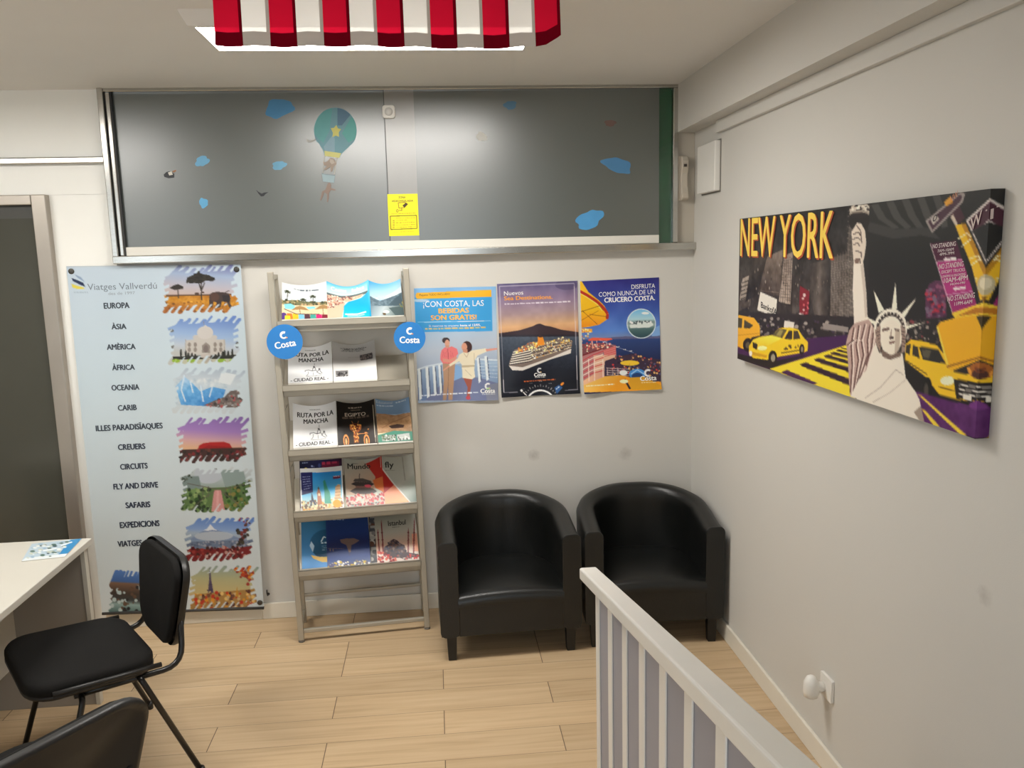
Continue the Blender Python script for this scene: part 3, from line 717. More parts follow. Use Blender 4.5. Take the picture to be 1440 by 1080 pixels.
A.poly([(214, 690), (246, 658), (290, 662), (266, 706)], (92, 84, 52)); A.poly([(235, 690), (252, 664), (270, 668), (256, 698)], (150, 138, 80))
A.poly([(276, 710), (298, 669), (316, 668), (316, 714)], (44, 38, 34)); A.poly([(322, 668), (344, 670), (358, 709), (322, 714)], (60, 52, 40))
A.poly([(116, 724), (142, 736), (138, 764), (118, 752)], (40, 32, 26)); A.ell(166, 756, 24, 12, (242, 226, 150)); A.poly([(102, 770), (190, 792), (188, 806), (110, 790)], (196, 146, 26)); A.ell(107, 782, 8, 14, (222, 214, 200))
A.ell(219, 806, 22, 38, (22, 18, 18)); A.ell(221, 806, 11, 20, (150, 140, 120)); A.ell(366, 764, 13, 28, (22, 18, 18)); A.ell(367, 764, 6, 15, (130, 120, 100))
A.line([(262, 782), (355, 768)], 5, (56, 44, 24)); A.specks([(276, 748), (315, 742), (314, 762), (276, 766)], 12, [(50, 36, 22)], 2, 6, 3); A.specks([(330, 742), (350, 738), (350, 754), (330, 758)], 7, [(90, 66, 26)], 2, 4, 3)
# right half
A.view(1190, 255, 2.842)
A.grad([(95, 60), (640, 0), (640, 600), (95, 600)], (300, 60), (300, 620), [(0, (38, 37, 36)), (.5, (24, 24, 25)), (1, (34, 31, 32))])
for i, (dx, dy) in enumerate(((0, 0), (60, -10), (120, -22), (180, -32), (240, -44))):
    A.poly([(100+dx, 98+dy), (128+dx, 92+dy), (160+dx, 150+dy*.3), (215+dx*.8, 190), (190+dx*.8, 195), (130+dx, 155+dy*.3)], (66, 65, 63))
A.poly([(90, 165), (200, 195), (330, 190), (380, 240), (300, 222), (190, 235), (90, 205)], (54, 53, 52))
A.specks([(250, 560), (380, 560), (390, 670), (250, 640)], 60, [(80, 70, 68), (130, 60, 66), (150, 140, 130), (24, 20, 22)], 2, 7, 14)
A.poly([(322, 470), (335, 420), (360, 404), (400, 404), (408, 552), (326, 556)], (84, 42, 72))
A.specks([(325, 430), (400, 410), (405, 550), (328, 550)], 60, [(130, 70, 100), (60, 26, 50), (170, 40, 60), (110, 90, 110)], 3, 9, 15)
# second cab
A.poly([(246, 660), (268, 640), (310, 645), (372, 664), (404, 705), (440, 770), (590, 800), (602, 890), (470, 884), (385, 862), (330, 790), (246, 724)], (234, 182, 32))
A.poly([(300, 668), (378, 680), (408, 738), (318, 722)], (38, 37, 36)); A.poly([(312, 680), (350, 685), (340, 715), (318, 712)], (84, 78, 62)); A.poly([(276, 662), (296, 668), (304, 716), (274, 700)], (50, 44, 36)); A.poly([(250, 662), (268, 655), (264, 700), (248, 692)], (50, 44, 36))
A.line([(248, 722), (335, 780)], 4, (60, 44, 20)); A.ell(416, 806, 28, 18, (244, 232, 190)); A.poly([(440, 798), (600, 824), (602, 892), (452, 878)], (30, 26, 26))
for k in range(3): A.line([(462, 822+k*18), (545, 834+k*18), (600, 828+k*20)], 6, (206, 200, 190))
A.poly([(478, 858), (512, 864), (512, 886), (478, 880)], (220, 214, 200)); A.line([(380, 828), (450, 850)], 5, (120, 80, 20))
A.poly([(244, 730), (330, 794), (385, 862), (470, 886), (602, 894), (596, 950), (300, 856), (244, 800)], (22, 20, 22)); A.ell(336, 842, 20, 52, (16, 14, 14)); A.ell(332, 842, 9, 28, (70, 64, 58))
A.poly([(286, 846), (592, 930), (586, 1048), (318, 984)], (82, 32, 92)); A.noise([(286, 846), (592, 930), (586, 1048), (318, 984)], 10, 60, 9)
A.poly([(298, 858), (316, 866), (500, 1028), (476, 1028)], (232, 196, 60)); A.poly([(314, 918), (330, 924), (392, 992), (368, 990)], (232, 196, 60))
# statue with raised torch
ST, SD = (224, 214, 200), (60, 44, 40)
A.poly([(14, 108), (30, 96), (95, 96), (92, 140), (18, 140)], (196, 184, 168)); A.specks([(14, 100), (95, 96), (92, 120), (16, 120)], 30, [(40, 30, 28), (230, 222, 208)], 2, 6, 2)
A.ell(54, 160, 42, 46, (30, 24, 24)); A.ell(54, 132, 40, 14, (160, 148, 134)); A.ell(54, 138, 36, 11, (36, 28, 28))
A.poly([(24, 205), (46, 168), (62, 172), (78, 200), (84, 250), (78, 300), (70, 340), (36, 340), (30, 280)], (212, 198, 182))
for p in ([(30, 215), (52, 206), (60, 220)], [(28, 235), (50, 228), (62, 240)], [(32, 256), (50, 250), (58, 262)], [(40, 280), (64, 288), (66, 310)], [(44, 180), (60, 200), (66, 250)], [(38, 318), (58, 312), (62, 334)]): A.line(p, 3.5, SD)
A.ell(48, 322, 9, 12, (120, 96, 86))
A.poly([(34, 335), (74, 330), (80, 380), (88, 450), (94, 545), (112, 566), (108, 640), (40, 650), (40, 560), (33, 440)], ST); A.poly([(62, 340), (74, 330), (88, 450), (94, 545), (84, 550), (76, 450)], (196, 182, 168))
A.poly([(10, 650), (22, 600), (42, 572), (100, 556), (128, 605), (132, 690), (92, 780), (60, 872), (30, 862), (24, 800), (18, 710)], (178, 150, 140))
for p in ([(40, 590), (30, 660), (36, 740), (30, 850)], [(60, 580), (50, 660), (60, 720), (40, 860)], [(84, 575), (70, 640), (80, 700), (50, 840)], [(104, 580), (95, 640), (98, 700), (64, 800)], [(118, 610), (112, 670), (92, 740)], [(14, 660), (40, 640), (70, 640)]): A.line(p, 4.5, (84, 54, 52)); A.line([(x+7, y) for x, y in p], 4, (226, 212, 200))
A.poly([(128, 650), (142, 690), (236, 694), (250, 792), (292, 852), (306, 880), (326, 965), (322, 982), (200, 934), (90, 890), (30, 866), (62, 800), (92, 760)], (222, 213, 198))
A.line([(90, 872), (150, 830), (210, 760), (240, 780)], 3, (170, 156, 142)); A.line([(120, 890), (190, 850), (250, 800)], 2.5, (176, 162, 148)); A.poly([(285, 930), (312, 905), (326, 965), (318, 980)], (150, 134, 120))
for q in ([(115, 437), (138, 532), (160, 520)], [(203, 406), (189, 518), (211, 516)], [(290, 469), (226, 538), (242, 549)], [(322, 572), (244, 584), (248, 599)], [(86, 545), (128, 566), (122, 582)]): A.poly(q, (232, 222, 202))
A.ell(186, 596, 66, 82, (228, 218, 202)); A.ell(186, 602, 58, 74, (40, 32, 30))
for k in range(15): a = rad(200-k*15.5); A.line([(186+50*math.cos(a), 602-64*math.sin(a)), (186+62*math.cos(a), 600-80*math.sin(a))], 5, (228, 218, 202))
A.ell(186, 610, 50, 66, (228, 218, 202)); A.poly([(124, 600), (146, 580), (148, 690), (132, 660)], (150, 128, 116)); A.poly([(226, 580), (246, 600), (248, 690), (232, 690)], (150, 128, 116))
for k in range(5): A.line([(128+k*4, 610+k*14), (146, 604+k*14)], 3, SD); A.line([(230, 604+k*14), (246, 612+k*14)], 3, SD)
A.ell(189, 632, 42, 72, (226, 215, 198)); A.poly([(152, 596), (180, 590), (182, 600), (154, 606)], (96, 74, 66)); A.poly([(202, 594), (222, 600), (220, 610), (204, 604)], (60, 44, 40)); A.line([(190, 596), (188, 628), (196, 636)], 4, (150, 128, 114)); A.poly([(182, 628), (200, 626), (198, 636), (184, 638)], (60, 44, 40)); A.poly([(180, 648), (204, 644), (202, 654), (184, 656)], (110, 76, 66))
A.poly([(205, 600), (226, 610), (222, 680), (204, 700)], (186, 170, 152)); A.poly([(150, 676), (190, 702), (232, 684), (228, 706), (186, 720), (156, 706)], (112, 92, 82))
# signs and traffic light
A.poly([(338, 255), (442, 244), (466, 320), (364, 330)], (70, 20, 48)); A.poly([(362, 330), (466, 320), (511, 450), (403, 463)], (168, 44, 116)); A.poly([(403, 463), (511, 450), (532, 520), (432, 538)], (150, 40, 104))
A.line([(338, 255), (432, 538)], 3, (200, 190, 186)); A.line([(364, 330), (466, 320)], 3, (210, 196, 200)); A.line([(403, 463), (511, 450)], 3, (210, 196, 200))
LG = (226, 216, 214)
for body, a, b, h in (('NO STANDING', (350, 274), (442, 264), 17), ('7AM-10AM', (370, 290), (434, 283), 11), ('4PM-7PM', (378, 304), (436, 298), 11), ('NO STANDING', (378, 358), (474, 347), 20), ('EXCEPT TRUCKS', (388, 376), (480, 366), 12), ('LOADING & UNLOADING', (390, 392), (484, 382), 9), ('10AM-4PM', (398, 414), (492, 402), 19), ('MON-FRI', (424, 424), (482, 416), 8), ('NO STANDING', (414, 488), (522, 474), 20), ('11PM-6AM', (442, 506), (512, 496), 14)): A.text(body, a, b, h, LG, .01)
for x, y in ((390, 320), (430, 438)): A.poly([(x, y), (x+14, y-10), (x+14, y-5), (x+52, y-9), (x+52, y+1), (x+14, y+4), (x+14, y+9)], LG)
A.poly([(404, 120), (442, 86), (474, 155), (440, 190)], (66, 36, 46)); A.poly([(416, 150), (428, 140), (446, 180), (438, 188)], (200, 186, 170))
A.poly([(436, 185), (476, 175), (520, 270), (566, 370), (570, 480), (540, 486), (504, 350)], (230, 178, 32)); A.poly([(460, 180), (476, 175), (566, 370), (560, 400)], (176, 124, 22))
for p in ([(446, 240), (484, 216), (500, 232)], [(462, 270), (500, 240)], [(494, 320), (530, 306), (542, 330)], [(500, 345), (540, 318)]): A.line(p, 5, (236, 222, 180))
A.poly([(318, 165), (455, 50), (474, 58), (464, 92), (345, 214)], (150, 140, 136)); A.poly([(328, 168), (452, 62), (462, 68), (456, 88), (346, 202)], (70, 46, 58)); A.poly([(390, 90), (416, 66), (426, 92), (400, 108)], (210, 150, 50)); A.poly([(338, 160), (360, 138), (372, 158), (348, 182)], (190, 182, 174))
A.text('O', (350, 170), (366, 156), 24, (50, 36, 44), .02); A.text('NW', (418, 92), (448, 66), 26, (214, 150, 120), .0)
A.poly([(478, 165), (574, 76), (640, 118), (640, 208), (578, 166), (510, 226)], (206, 196, 190)); A.poly([(488, 168), (574, 88), (640, 130), (640, 196), (577, 156), (512, 214)], (66, 32, 46))
A.text('W', (500, 206), (544, 170), 48, (214, 196, 190), .01); A.text('T', (560, 166), (596, 148), 46, (214, 196, 190), .02)
A.poly([(500, 210), (578, 166), (640, 205), (640, 290), (568, 350)], (30, 30, 30)); A.line([(506, 214), (568, 348)], 5, (206, 196, 190)); A.line([(568, 348), (640, 270)], 5, (206, 196, 190))
A.poly([(568, 352), (640, 285), (640, 480), (572, 480)], (214, 160, 28))
A.ell(562, 425, 36, 44, (186, 174, 140)); A.line([(530, 402), (520, 395), (520, 412)], 4, (230, 210, 160)); A.ell(556, 418, 20, 24, (214, 204, 176)); A.poly([(545, 470), (575, 470), (566, 495), (552, 495)], (150, 104, 26))
A.poly([(428, 535), (565, 490), (640, 500), (640, 560), (440, 556)], (240, 190, 52)); A.poly([(448, 548), (520, 515), (575, 512), (560, 535)], (176, 110, 26))
A.poly([(370, 588), (384, 570), (438, 556), (530, 545), (640, 545), (640, 735), (548, 722), (432, 768), (412, 750)], (226, 166, 26)); A.poly([(545, 560), (580, 545), (640, 545), (640, 735), (550, 722)], (196, 138, 22)); A.line([(372, 590), (418, 752)], 7, (244, 200, 74)); A.line([(412, 750), (550, 712), (640, 726)], 8, (150, 94, 22))
A.poly([(526, 548), (582, 544), (553, 612)], (56, 44, 20)); A.ell(548, 766, 52, 34, (160, 92, 36)); A.ell(548, 780, 36, 22, (72, 40, 34)); A.specks([(490, 750), (600, 750), (600, 790), (490, 790)], 14, [(220, 150, 60), (120, 60, 30)], 3, 8, 21)
A.ell(540, 905, 38, 18, (110, 50, 120))
A.view(1030, 280, 3.6)
A.text('NEW YORK', (52, 288), (522, 308), 188, (176, 78, 40), .02); A.text('NEW YORK', (47, 282), (516, 300), 186, (242, 208, 84), .012)
CX, CT, CH, CL = 1.322, 2.018, .607, 1.628
def canvas_fn(u, v, off):
    y = -.765-u*CL; z = CT-v*CH; x = CX
    if u <= 1: return (x-off, y, z)
    return (x+(u-1)*CL, -.765-CL-off, z)
A_c = A.build('canvas_print', canvas_fn, None, .42, .012, wrap=.0225, back=(40, 38, 38))
tag(A_c, 'long wrapped canvas print of New York with statue and yellow cabs on the right wall', 'picture')
MB().box((CX+.013, -.765-CL+.006, CT-CH+.006), (XR, -.771, CT-.006), mat('canvas_edge', (46, 42, 42), .6, var=.2, vscale=12)).build('stretcher_frame', A_c)

# ------------------------------------------------------------------ three cruise posters
def poster(A, x, zt, tilt, label, w=.42, h=.594, y=-.0025, curl=.012):
    R_ = Matrix.Rotation(rad(tilt), 3, 'Y'); ux, uy = R_ @ Vector((1, 0, 0)), R_ @ Vector((0, 0, -1))
    f = plane_fn((x, y, zt), ux, uy, (0, -1, 0), w, h, lambda u, v: curl*(max(0, v-.9)/.1)**2*(.3+.7*abs(2*u-1))+.002*(1+math.sin(u*9+v*7)))
    o = A.build('poster', f, None, .3, .0008); return tag(o, label, 'poster', 'cruise posters on the back wall')
A = Art([(583, 405), (697, 401), (700, 562), (590, 567)], 150, 210, (150, 178, 205), 1.15); A.view(575, 390, 5.686)
A.grad([(20, 60), (720, 60), (720, 1000), (20, 1000)], (300, 80), (400, 760), [(0, (118, 168, 212)), (.45, (160, 185, 208)), (.7, (172, 182, 196)), (1, (150, 165, 186))])
A.poly([(54, 165), (658, 140), (664, 428), (64, 442)], (58, 150, 208)); A.ell(100, 186, 70, 12, (160, 190, 214))
A.poly([(72, 124), (655, 92), (656, 150), (76, 172)], (242, 168, 30)); A.ell(74, 148, 12, 24, (242, 168, 30))
A.text('Paquete TODO INCLUIDO', (90, 148), (330, 136), 17, (70, 60, 50), .0)
A.text('¡CON COSTA, LAS', (120, 237), (598, 221), 46, WHT, .0); A.text('BEBIDAS', (242, 287), (480, 277), 38, (250, 186, 60), .035); A.text('SON GRATIS!', (182, 343), (540, 332), 38, (250, 186, 60), .035)
A.line([(78, 362), (650, 345)], 4, (220, 236, 246))
A.text('Si reservas tu crucero', (165, 398), (400, 391), 16, WHT, .0); A.text('hasta el 12/05,', (412, 391), (572, 385), 17, WHT, .03); A.dashes((138, 424), (610, 406), 16, (240, 190, 90))
A.grad([(60, 760), (300, 690), (540, 660), (720, 665), (720, 985), (60, 985)], (300, 690), (300, 960), [(0, (150, 172, 196)), (1, (96, 118, 156))])
A.poly([(140, 985), (240, 880), (430, 800), (560, 800), (720, 850), (720, 985)], (104, 112, 146)); A.poly([(600, 860), (720, 840), (720, 985), (620, 985)], (120, 124, 142))
for p in ([(64, 748), (150, 715), (270, 690), (380, 690)], [(380, 690), (540, 655), (710, 660)]): A.line(p, 12, (196, 206, 214))
for x, w in ((80, 22), (140, 22), (195, 20), (240, 18), (540, 18), (600, 20)): A.poly([(x, 735-(x-80)*.2), (x+w, 730-(x-80)*.2), (x+w+14, 970-(x-80)*.3), (x+16, 985-(x-80)*.3)], (214, 220, 222)); A.poly([(x+w, 740-(x-80)*.2), (x+w+7, 740-(x-80)*.2), (x+w+22, 960-(x-80)*.3), (x+w+14, 960-(x-80)*.3)], (70, 82, 108))
for k in range(5): A.line([(560, 690+k*24), (710, 680+k*30)], 3, (190, 204, 214))
A.poly([(300, 740), (380, 700), (420, 720), (430, 800), (360, 830)], (126, 164, 206))
A.ell(300, 506, 30, 24, (54, 38, 36)); A.ell(310, 528, 19, 28, (206, 150, 124)); A.poly([(294, 545), (328, 545), (325, 565), (298, 565)], (196, 140, 116))
A.poly([(266, 585), (292, 560), (312, 568), (344, 552), (386, 572), (397, 612), (374, 640), (376, 694), (280, 696), (256, 658), (258, 620)], (218, 112, 112)); A.line([(314, 570), (322, 690)], 4, (170, 70, 76)); A.poly([(276, 650), (330, 660), (384, 630), (386, 650), (330, 684), (280, 676)], (206, 140, 118))
for k in range(6): A.line([(280+k*14, 590+k % 2*12), (276+k*16, 640)], 3, (190, 84, 90))
A.poly([(275, 692), (372, 690), (366, 800), (352, 980), (322, 982), (318, 850), (304, 980), (278, 984), (284, 830)], (170, 134, 106)); A.line([(322, 720), (318, 900)], 4, (128, 98, 78))
A.ell(464, 556, 40, 46, (62, 36, 34)); A.ell(444, 556, 22, 32, (206, 146, 120)); A.poly([(430, 575), (470, 575), (470, 605), (436, 605)], (196, 138, 112)); A.poly([(478, 540), (505, 560), (500, 585), (478, 575)], (62, 36, 34))
A.poly([(404, 618), (436, 600), (470, 606), (505, 584), (540, 578), (614, 566), (622, 592), (548, 626), (526, 660), (522, 740), (528, 798), (500, 818), (430, 806), (424, 700), (404, 672), (330, 716), (322, 700), (392, 650)], (222, 212, 186)); A.poly([(424, 704), (524, 700), (524, 716), (424, 722)], (188, 172, 140)); A.line([(520, 606), (524, 690)], 5, (186, 172, 144)); A.line([(440, 606), (462, 640), (478, 606)], 4, (180, 160, 130)); A.line([(450, 740), (500, 790)], 4, (186, 172, 144))
A.poly([(610, 572), (704, 562), (706, 574), (616, 592)], (208, 140, 122)); A.poly([(330, 700), (330, 716), (280, 752), (276, 744)], (206, 146, 120))
A.poly([(436, 806), (506, 816), (492, 900), (486, 962), (462, 962), (470, 880)], (150, 76, 58)); A.ell(474, 962, 18, 14, (176, 60, 70))
A.dashes((110, 955), (555, 925), 14, (226, 232, 238), 4); A.text('Costa', (572, 926), (684, 921), 34, WHT, .03); emblem(A, 628, 868, 20); A.poly([(610, 880), (628, 895), (646, 880), (628, 886)], (120, 190, 60)); A.dashes((582, 936), (682, 932), 7, WHT)
poster(A, -.1043, 1.7316, .3, 'cruise poster nearest the rack, blue and orange heading over a walking couple')
A = Art([(698, 401), (811, 396), (813, 552), (705, 559)], 150, 210, (60, 60, 80), 1.15); A.view(690, 385, 5.686)
A.grad([(30, 40), (720, 40), (720, 520), (30, 520)], (350, 80), (370, 480), [(0, (92, 84, 122)), (.35, (136, 116, 142)), (.6, (160, 136, 140)), (.85, (208, 164, 120)), (1, (190, 138, 98))])
A.noise([(40, 80), (700, 60), (700, 470), (40, 470)], 7, 9, 6); A.ell(600, 100, 90, 40, (70, 62, 96), .5)
A.grad([(30, 495), (720, 495), (720, 1000), (30, 1000)], (360, 500), (370, 960), [(0, (74, 84, 98)), (.25, (48, 56, 70)), (.6, (22, 26, 38)), (1, (14, 16, 26))]); A.noise([(40, 500), (700, 500), (700, 760), (40, 760)], 5, 40, 3)
A.poly([(40, 490), (130, 478), (230, 462), (330, 430), (366, 412), (390, 408), (430, 424), (470, 430), (560, 456), (710, 476), (710, 505), (40, 512)], (56, 42, 48)); A.poly([(40, 500), (710, 492), (710, 508), (40, 516)], (40, 36, 46))
A.poly([(145, 742), (152, 706), (172, 650), (190, 616), (262, 590), (300, 556), (372, 548), (480, 540), (560, 516), (622, 530), (642, 556), (630, 600), (628, 640), (470, 690), (252, 778), (172, 776)], (120, 104, 96))
A.poly([(145, 742), (252, 752), (480, 672), (634, 604), (628, 640), (470, 690), (252, 778), (172, 776)], (214, 206, 198))
for k in range(6): A.line([(152+k*5, 726-k*18), (300+k*4, 700-k*20), (330, 690-k*21)], 7, (232, 222, 206)); A.line([(150+k*5, 735-k*18), (300+k*4, 709-k*20), (328, 700-k*21)], 5, (40, 36, 44))
for k in range(7): A.line([(320, 690-k*17), (480, 640-k*13), (636, 590-k*8)], 4, [(226, 206, 170), (60, 54, 60)][k % 2])
A.specks([(190, 620), (300, 560), (400, 550), (400, 590), (200, 640)], 60, [(250, 176, 60), (255, 226, 150), (196, 100, 40)], 3, 9, 4)
A.specks([(320, 690), (330, 570), (640, 540), (630, 600)], 130, [(255, 226, 160), (236, 160, 60), (50, 46, 54), (240, 234, 224)], 2.5, 6, 7)
A.specks([(440, 560), (560, 512), (630, 530), (640, 560)], 40, [(250, 196, 90), (90, 80, 80), (255, 236, 190)], 3, 7, 9)
A.poly([(372, 512), (410, 512), (420, 540), (424, 578), (366, 580), (372, 540)], (226, 140, 44)); A.ell(392, 508, 18, 10, (60, 44, 44))
for p in ([(68, 112), (660, 86), (678, 918), (580, 926)], [(68, 112), (106, 950), (214, 944)]): A.line(p, 3.5, (206, 200, 208))
A.text('Nuevos', (103, 184), (257, 175), 33, WHT, .0); A.text('Sea Destinations.', (105, 223), (490, 208), 31, (240, 160, 50), .03); A.dashes((108, 262), (630, 238), 13, (232, 226, 232))
A.text('Costa', (343, 826), (433, 818), 27, WHT, .035); emblem(A, 386, 776, 16); A.dashes((350, 834), (430, 828), 6, WHT); A.dashes((264, 868), (508, 850), 11, (220, 110, 50))
t = np.linspace(rad(25), rad(155), 30); A.line([(393+112*math.cos(a), 1036-106*math.sin(a)) for a in t], 13, (238, 236, 234))
for k, a in enumerate(np.linspace(rad(32), rad(148), 15)): A.line([(393+140*math.cos(a), 1036-134*math.sin(a)), (393+(160 if k % 2 else 150)*math.cos(a), 1036-(154 if k % 2 else 144)*math.sin(a))], 4, (190, 186, 184)); k % 3 == 1 and A.dashes((393+178*math.cos(a)-12, 1036-172*math.sin(a)), (393+178*math.cos(a)+12, 1035-172*math.sin(a)), 7, (150, 148, 150))
A.line([(238, 926), (250, 940)], 16, (236, 232, 228)); A.line([(256, 944), (284, 970)], 7, (220, 216, 212)); A.poly([(500, 908), (536, 884), (562, 906), (516, 954)], (44, 86, 140)); A.dashes((512, 925), (540, 902), 10, (230, 236, 240)); A.ell(560, 878, 17, 9, (236, 140, 50), 1, -40)
poster(A, .3216, 1.7419, -.7, 'middle cruise poster, dark, with a lit ship before a volcano')
A = Art([(814, 396), (925, 390), (927, 549), (819, 556)], 150, 210, (40, 50, 120), 1.12); A.view(805, 380, 5.686)
A.grad([(30, 40), (720, 40), (720, 1000), (30, 1000)], (360, 80), (370, 760), [(0, (44, 42, 118)), (.25, (52, 72, 152)), (.6, (82, 124, 196)), (.67, (110, 130, 176)), (.7, (42, 66, 120)), (1, (24, 34, 74))]); A.noise([(40, 60), (700, 60), (700, 540), (40, 540)], 6, 6, 8)
A.poly([(300, 545), (420, 536), (560, 548), (700, 530), (700, 552), (300, 560)], (92, 92, 128)); A.poly([(640, 470), (700, 440), (700, 530), (620, 536)], (120, 160, 210))
A.poly([(50, 86), (66, 92), (120, 180), (200, 244), (246, 290), (278, 350), (274, 396), (206, 444), (120, 462), (56, 470)], (240, 180, 32)); A.grad([(56, 350), (210, 300), (272, 360), (270, 396), (206, 444), (56, 470)], (160, 300), (160, 460), [(0, (244, 186, 30)), (1, (226, 140, 26))])
A.line([(50, 172), (110, 205), (190, 258), (244, 312), (272, 356), (268, 398)], 22, (172, 44, 30)); A.line([(50, 188), (108, 222), (186, 276), (230, 330)], 5, (250, 220, 120)); A.line([(58, 340), (210, 290), (240, 330)], 4, (110, 60, 24)); A.line([(70, 330), (190, 440)], 4, (130, 72, 24)); A.line([(130, 360), (270, 380)], 4, (130, 72, 24)); A.line([(60, 410), (200, 330)], 3, (130, 72, 24))
A.poly([(56, 472), (150, 478), (150, 504), (58, 510)], (236, 160, 50)); A.specks([(56, 470), (150, 490), (140, 560), (56, 560)], 22, [(255, 226, 160), (190, 70, 40), (240, 180, 80)], 3, 8, 5)
A.poly([(56, 600), (240, 590), (335, 606), (340, 640), (56, 720)], (120, 70, 76))
for x in (150, 185, 262): A.line([(x, 566), (x+4, 640)], 5, (226, 190, 180))
A.poly([(116, 566), (150, 548), (300, 552), (310, 562), (270, 572), (120, 574)], (224, 92, 64)); A.specks([(60, 570), (330, 590), (335, 640), (60, 680)], 60, [(255, 236, 200), (200, 70, 74), (236, 150, 120)], 3, 8, 12)
A.poly([(60, 700), (236, 640), (240, 870), (66, 928)], (176, 116, 116)); A.poly([(236, 648), (334, 612), (338, 690), (244, 716)], (206, 120, 116)); A.poly([(160, 690), (338, 686), (330, 712), (246, 742), (244, 870), (160, 900)], (216, 172, 146)); A.grad([(70, 900), (240, 790), (244, 880), (70, 968)], (100, 900), (220, 820), [(0, (230, 180, 140)), (1, (206, 150, 130))])
for k in range(7): A.line([(62, 740+k*24), (150, 690+k*24), (238, 655+k*26)], 6, [(196, 50, 60), (240, 214, 200)][k % 2])
for k in range(4): A.line([(244, 652+k*16), (336, 620+k*18)], 4, (196, 60, 64))
A.line([(66, 694), (150, 664), (240, 632)], 10, (110, 26, 34))
for x in (66, 120, 165, 232): A.line([(x, 720), (x+2, 900)], 6, (240, 214, 200))
A.line([(206, 566), (330, 618), (478, 670)], 2, (200, 200, 220)); A.specks([(200, 560), (340, 612), (480, 662), (480, 672), (340, 626), (200, 574)], 24, [(250, 246, 236)], 3, 4.5, 3)
A.poly([(250, 735), (345, 700), (480, 676), (600, 712), (700, 724), (700, 900), (252, 870)], (58, 42, 62)); A.specks([(340, 690), (480, 680), (690, 730), (690, 850), (260, 840)], 130, [(120, 70, 80), (200, 60, 64), (40, 30, 50), (236, 180, 110), (80, 80, 120)], 3, 9, 14)
for x in (268, 310, 352): A.line([(x, 790), (x, 850)], 5, (200, 180, 176))
for k in range(4): A.line([(260, 792+k*18), (440, 802+k*18)], 4, (206, 190, 186))
A.ell(446, 752, 76, 21, (232, 190, 52)); A.line([(445, 756), (446, 820)], 5, (190, 150, 60)); A.ell(505, 842, 66, 44, (62, 134, 204)); A.ell(505, 860, 44, 30, (30, 60, 110)); A.line([(455, 842), (505, 806), (560, 842)], 6, (170, 206, 230)); A.ell(395, 830, 32, 22, (222, 226, 226))
A.grad([(60, 940), (250, 858), (380, 850), (560, 900), (690, 900), (700, 975), (70, 985)], (200, 860), (300, 970), [(0, (232, 182, 90)), (1, (226, 150, 34))]); A.poly([(440, 870), (560, 862), (690, 930), (690, 966), (450, 966)], (206, 150, 34)); A.line([(404, 884), (425, 920), (446, 960)], 16, (40, 30, 34)); A.ell(400, 900, 34, 16, (250, 230, 180))
A.ell(538, 434, 117, 121, (214, 228, 236)); A.ell(538, 434, 110, 114, (90, 130, 150)); 
c_ = [(538+110*math.cos(a), 434+114*math.sin(a)) for a in np.linspace(0, 2*math.pi, 40)]
A.grad(c_, (538, 320), (538, 548), [(0, (110, 180, 222)), (.35, (170, 206, 216)), (.45, (120, 140, 140)), (.55, (150, 170, 166)), (.7, (74, 104, 106)), (1, (40, 70, 80))]); A.poly([(445, 450), (470, 425), (540, 410), (630, 430), (634, 448), (600, 466), (450, 470)], (214, 222, 218)); A.specks([(450, 420), (620, 410), (620, 440), (450, 450)], 24, [(80, 96, 100), (240, 244, 240)], 4, 9, 4); A.ell(570, 350, 30, 10, (226, 236, 240))
A.text('DISFRUTA', (462, 153), (650, 142), 35, WHT, .0); A.text('COMO NUNCA DE UN', (201, 216), (650, 191), 36, WHT, .0); A.text('CRUCERO COSTA.', (247, 263), (648, 242), 38, WHT, .035)
A.text('Costa', (528, 897), (656, 889), 38, WHT, .03); emblem(A, 590, 832, 25); A.dashes((536, 914), (650, 908), 9, (240, 226, 190)); A.dashes((100, 942), (325, 926), 9, (255, 246, 220))
poster(A, .7555, 1.7432, -1.3, 'cruise poster nearest the corner, deep blue with a yellow canopy and sunlit deck', curl=.016)
# ------------------------------------------------------------------ tall travel banner
A = Art([(92, 372), (338, 371), (373.5, 850), (147, 857)], 210, 440, (205, 222, 226), .83)
A.view(80, 360, 4.153)
A.grad([(0, 0), (1400, 0), (1400, 2200), (0, 2200)], (60, 60), (900, 2000), [(0, (204, 220, 234)), (.3, (206, 222, 231)), (.6, (212, 223, 227)), (1, (216, 224, 226))])
A.poly([(20, 20), (1100, 20), (1100, 50), (20, 58)], (198, 206, 214))
INK = (48, 58, 70)
A.poly([(100, 100), (140, 118), (165, 150), (150, 140), (120, 122)], (150, 170, 200)); A.poly([(84, 122), (120, 136), (152, 150), (166, 176), (130, 160), (92, 140)], (34, 48, 84)); A.poly([(84, 156), (110, 166), (150, 176), (164, 186), (120, 188), (90, 178)], (236, 220, 90)); A.dashes((100, 212), (180, 212), 8, (150, 170, 190))
A.text('Viatges Vallverdú', (178, 192), (582, 186), 37, (112, 122, 134), .004); A.text('des de 1997', (300, 222), (455, 218), 17, (140, 150, 160), .0)
for body, a, b, h in (('EUROPA', (276, 302), (423, 299), 33), ('ÀSIA', (322, 424), (406, 422), 30), ('AMÈRICA', (296, 544), (460, 541), 31), ('ÀFRICA', (328, 664), (456, 661), 30), ('OCEANIA', (326, 782), (484, 778), 31), ('CARIB', (364, 900), (470, 896), 31), ('ILLES PARADISÏAQUES', (237, 1018), (622, 1004), 32)): A.text(body, a, b, h, INK, .045)
A.view(100, 600, 3.857)
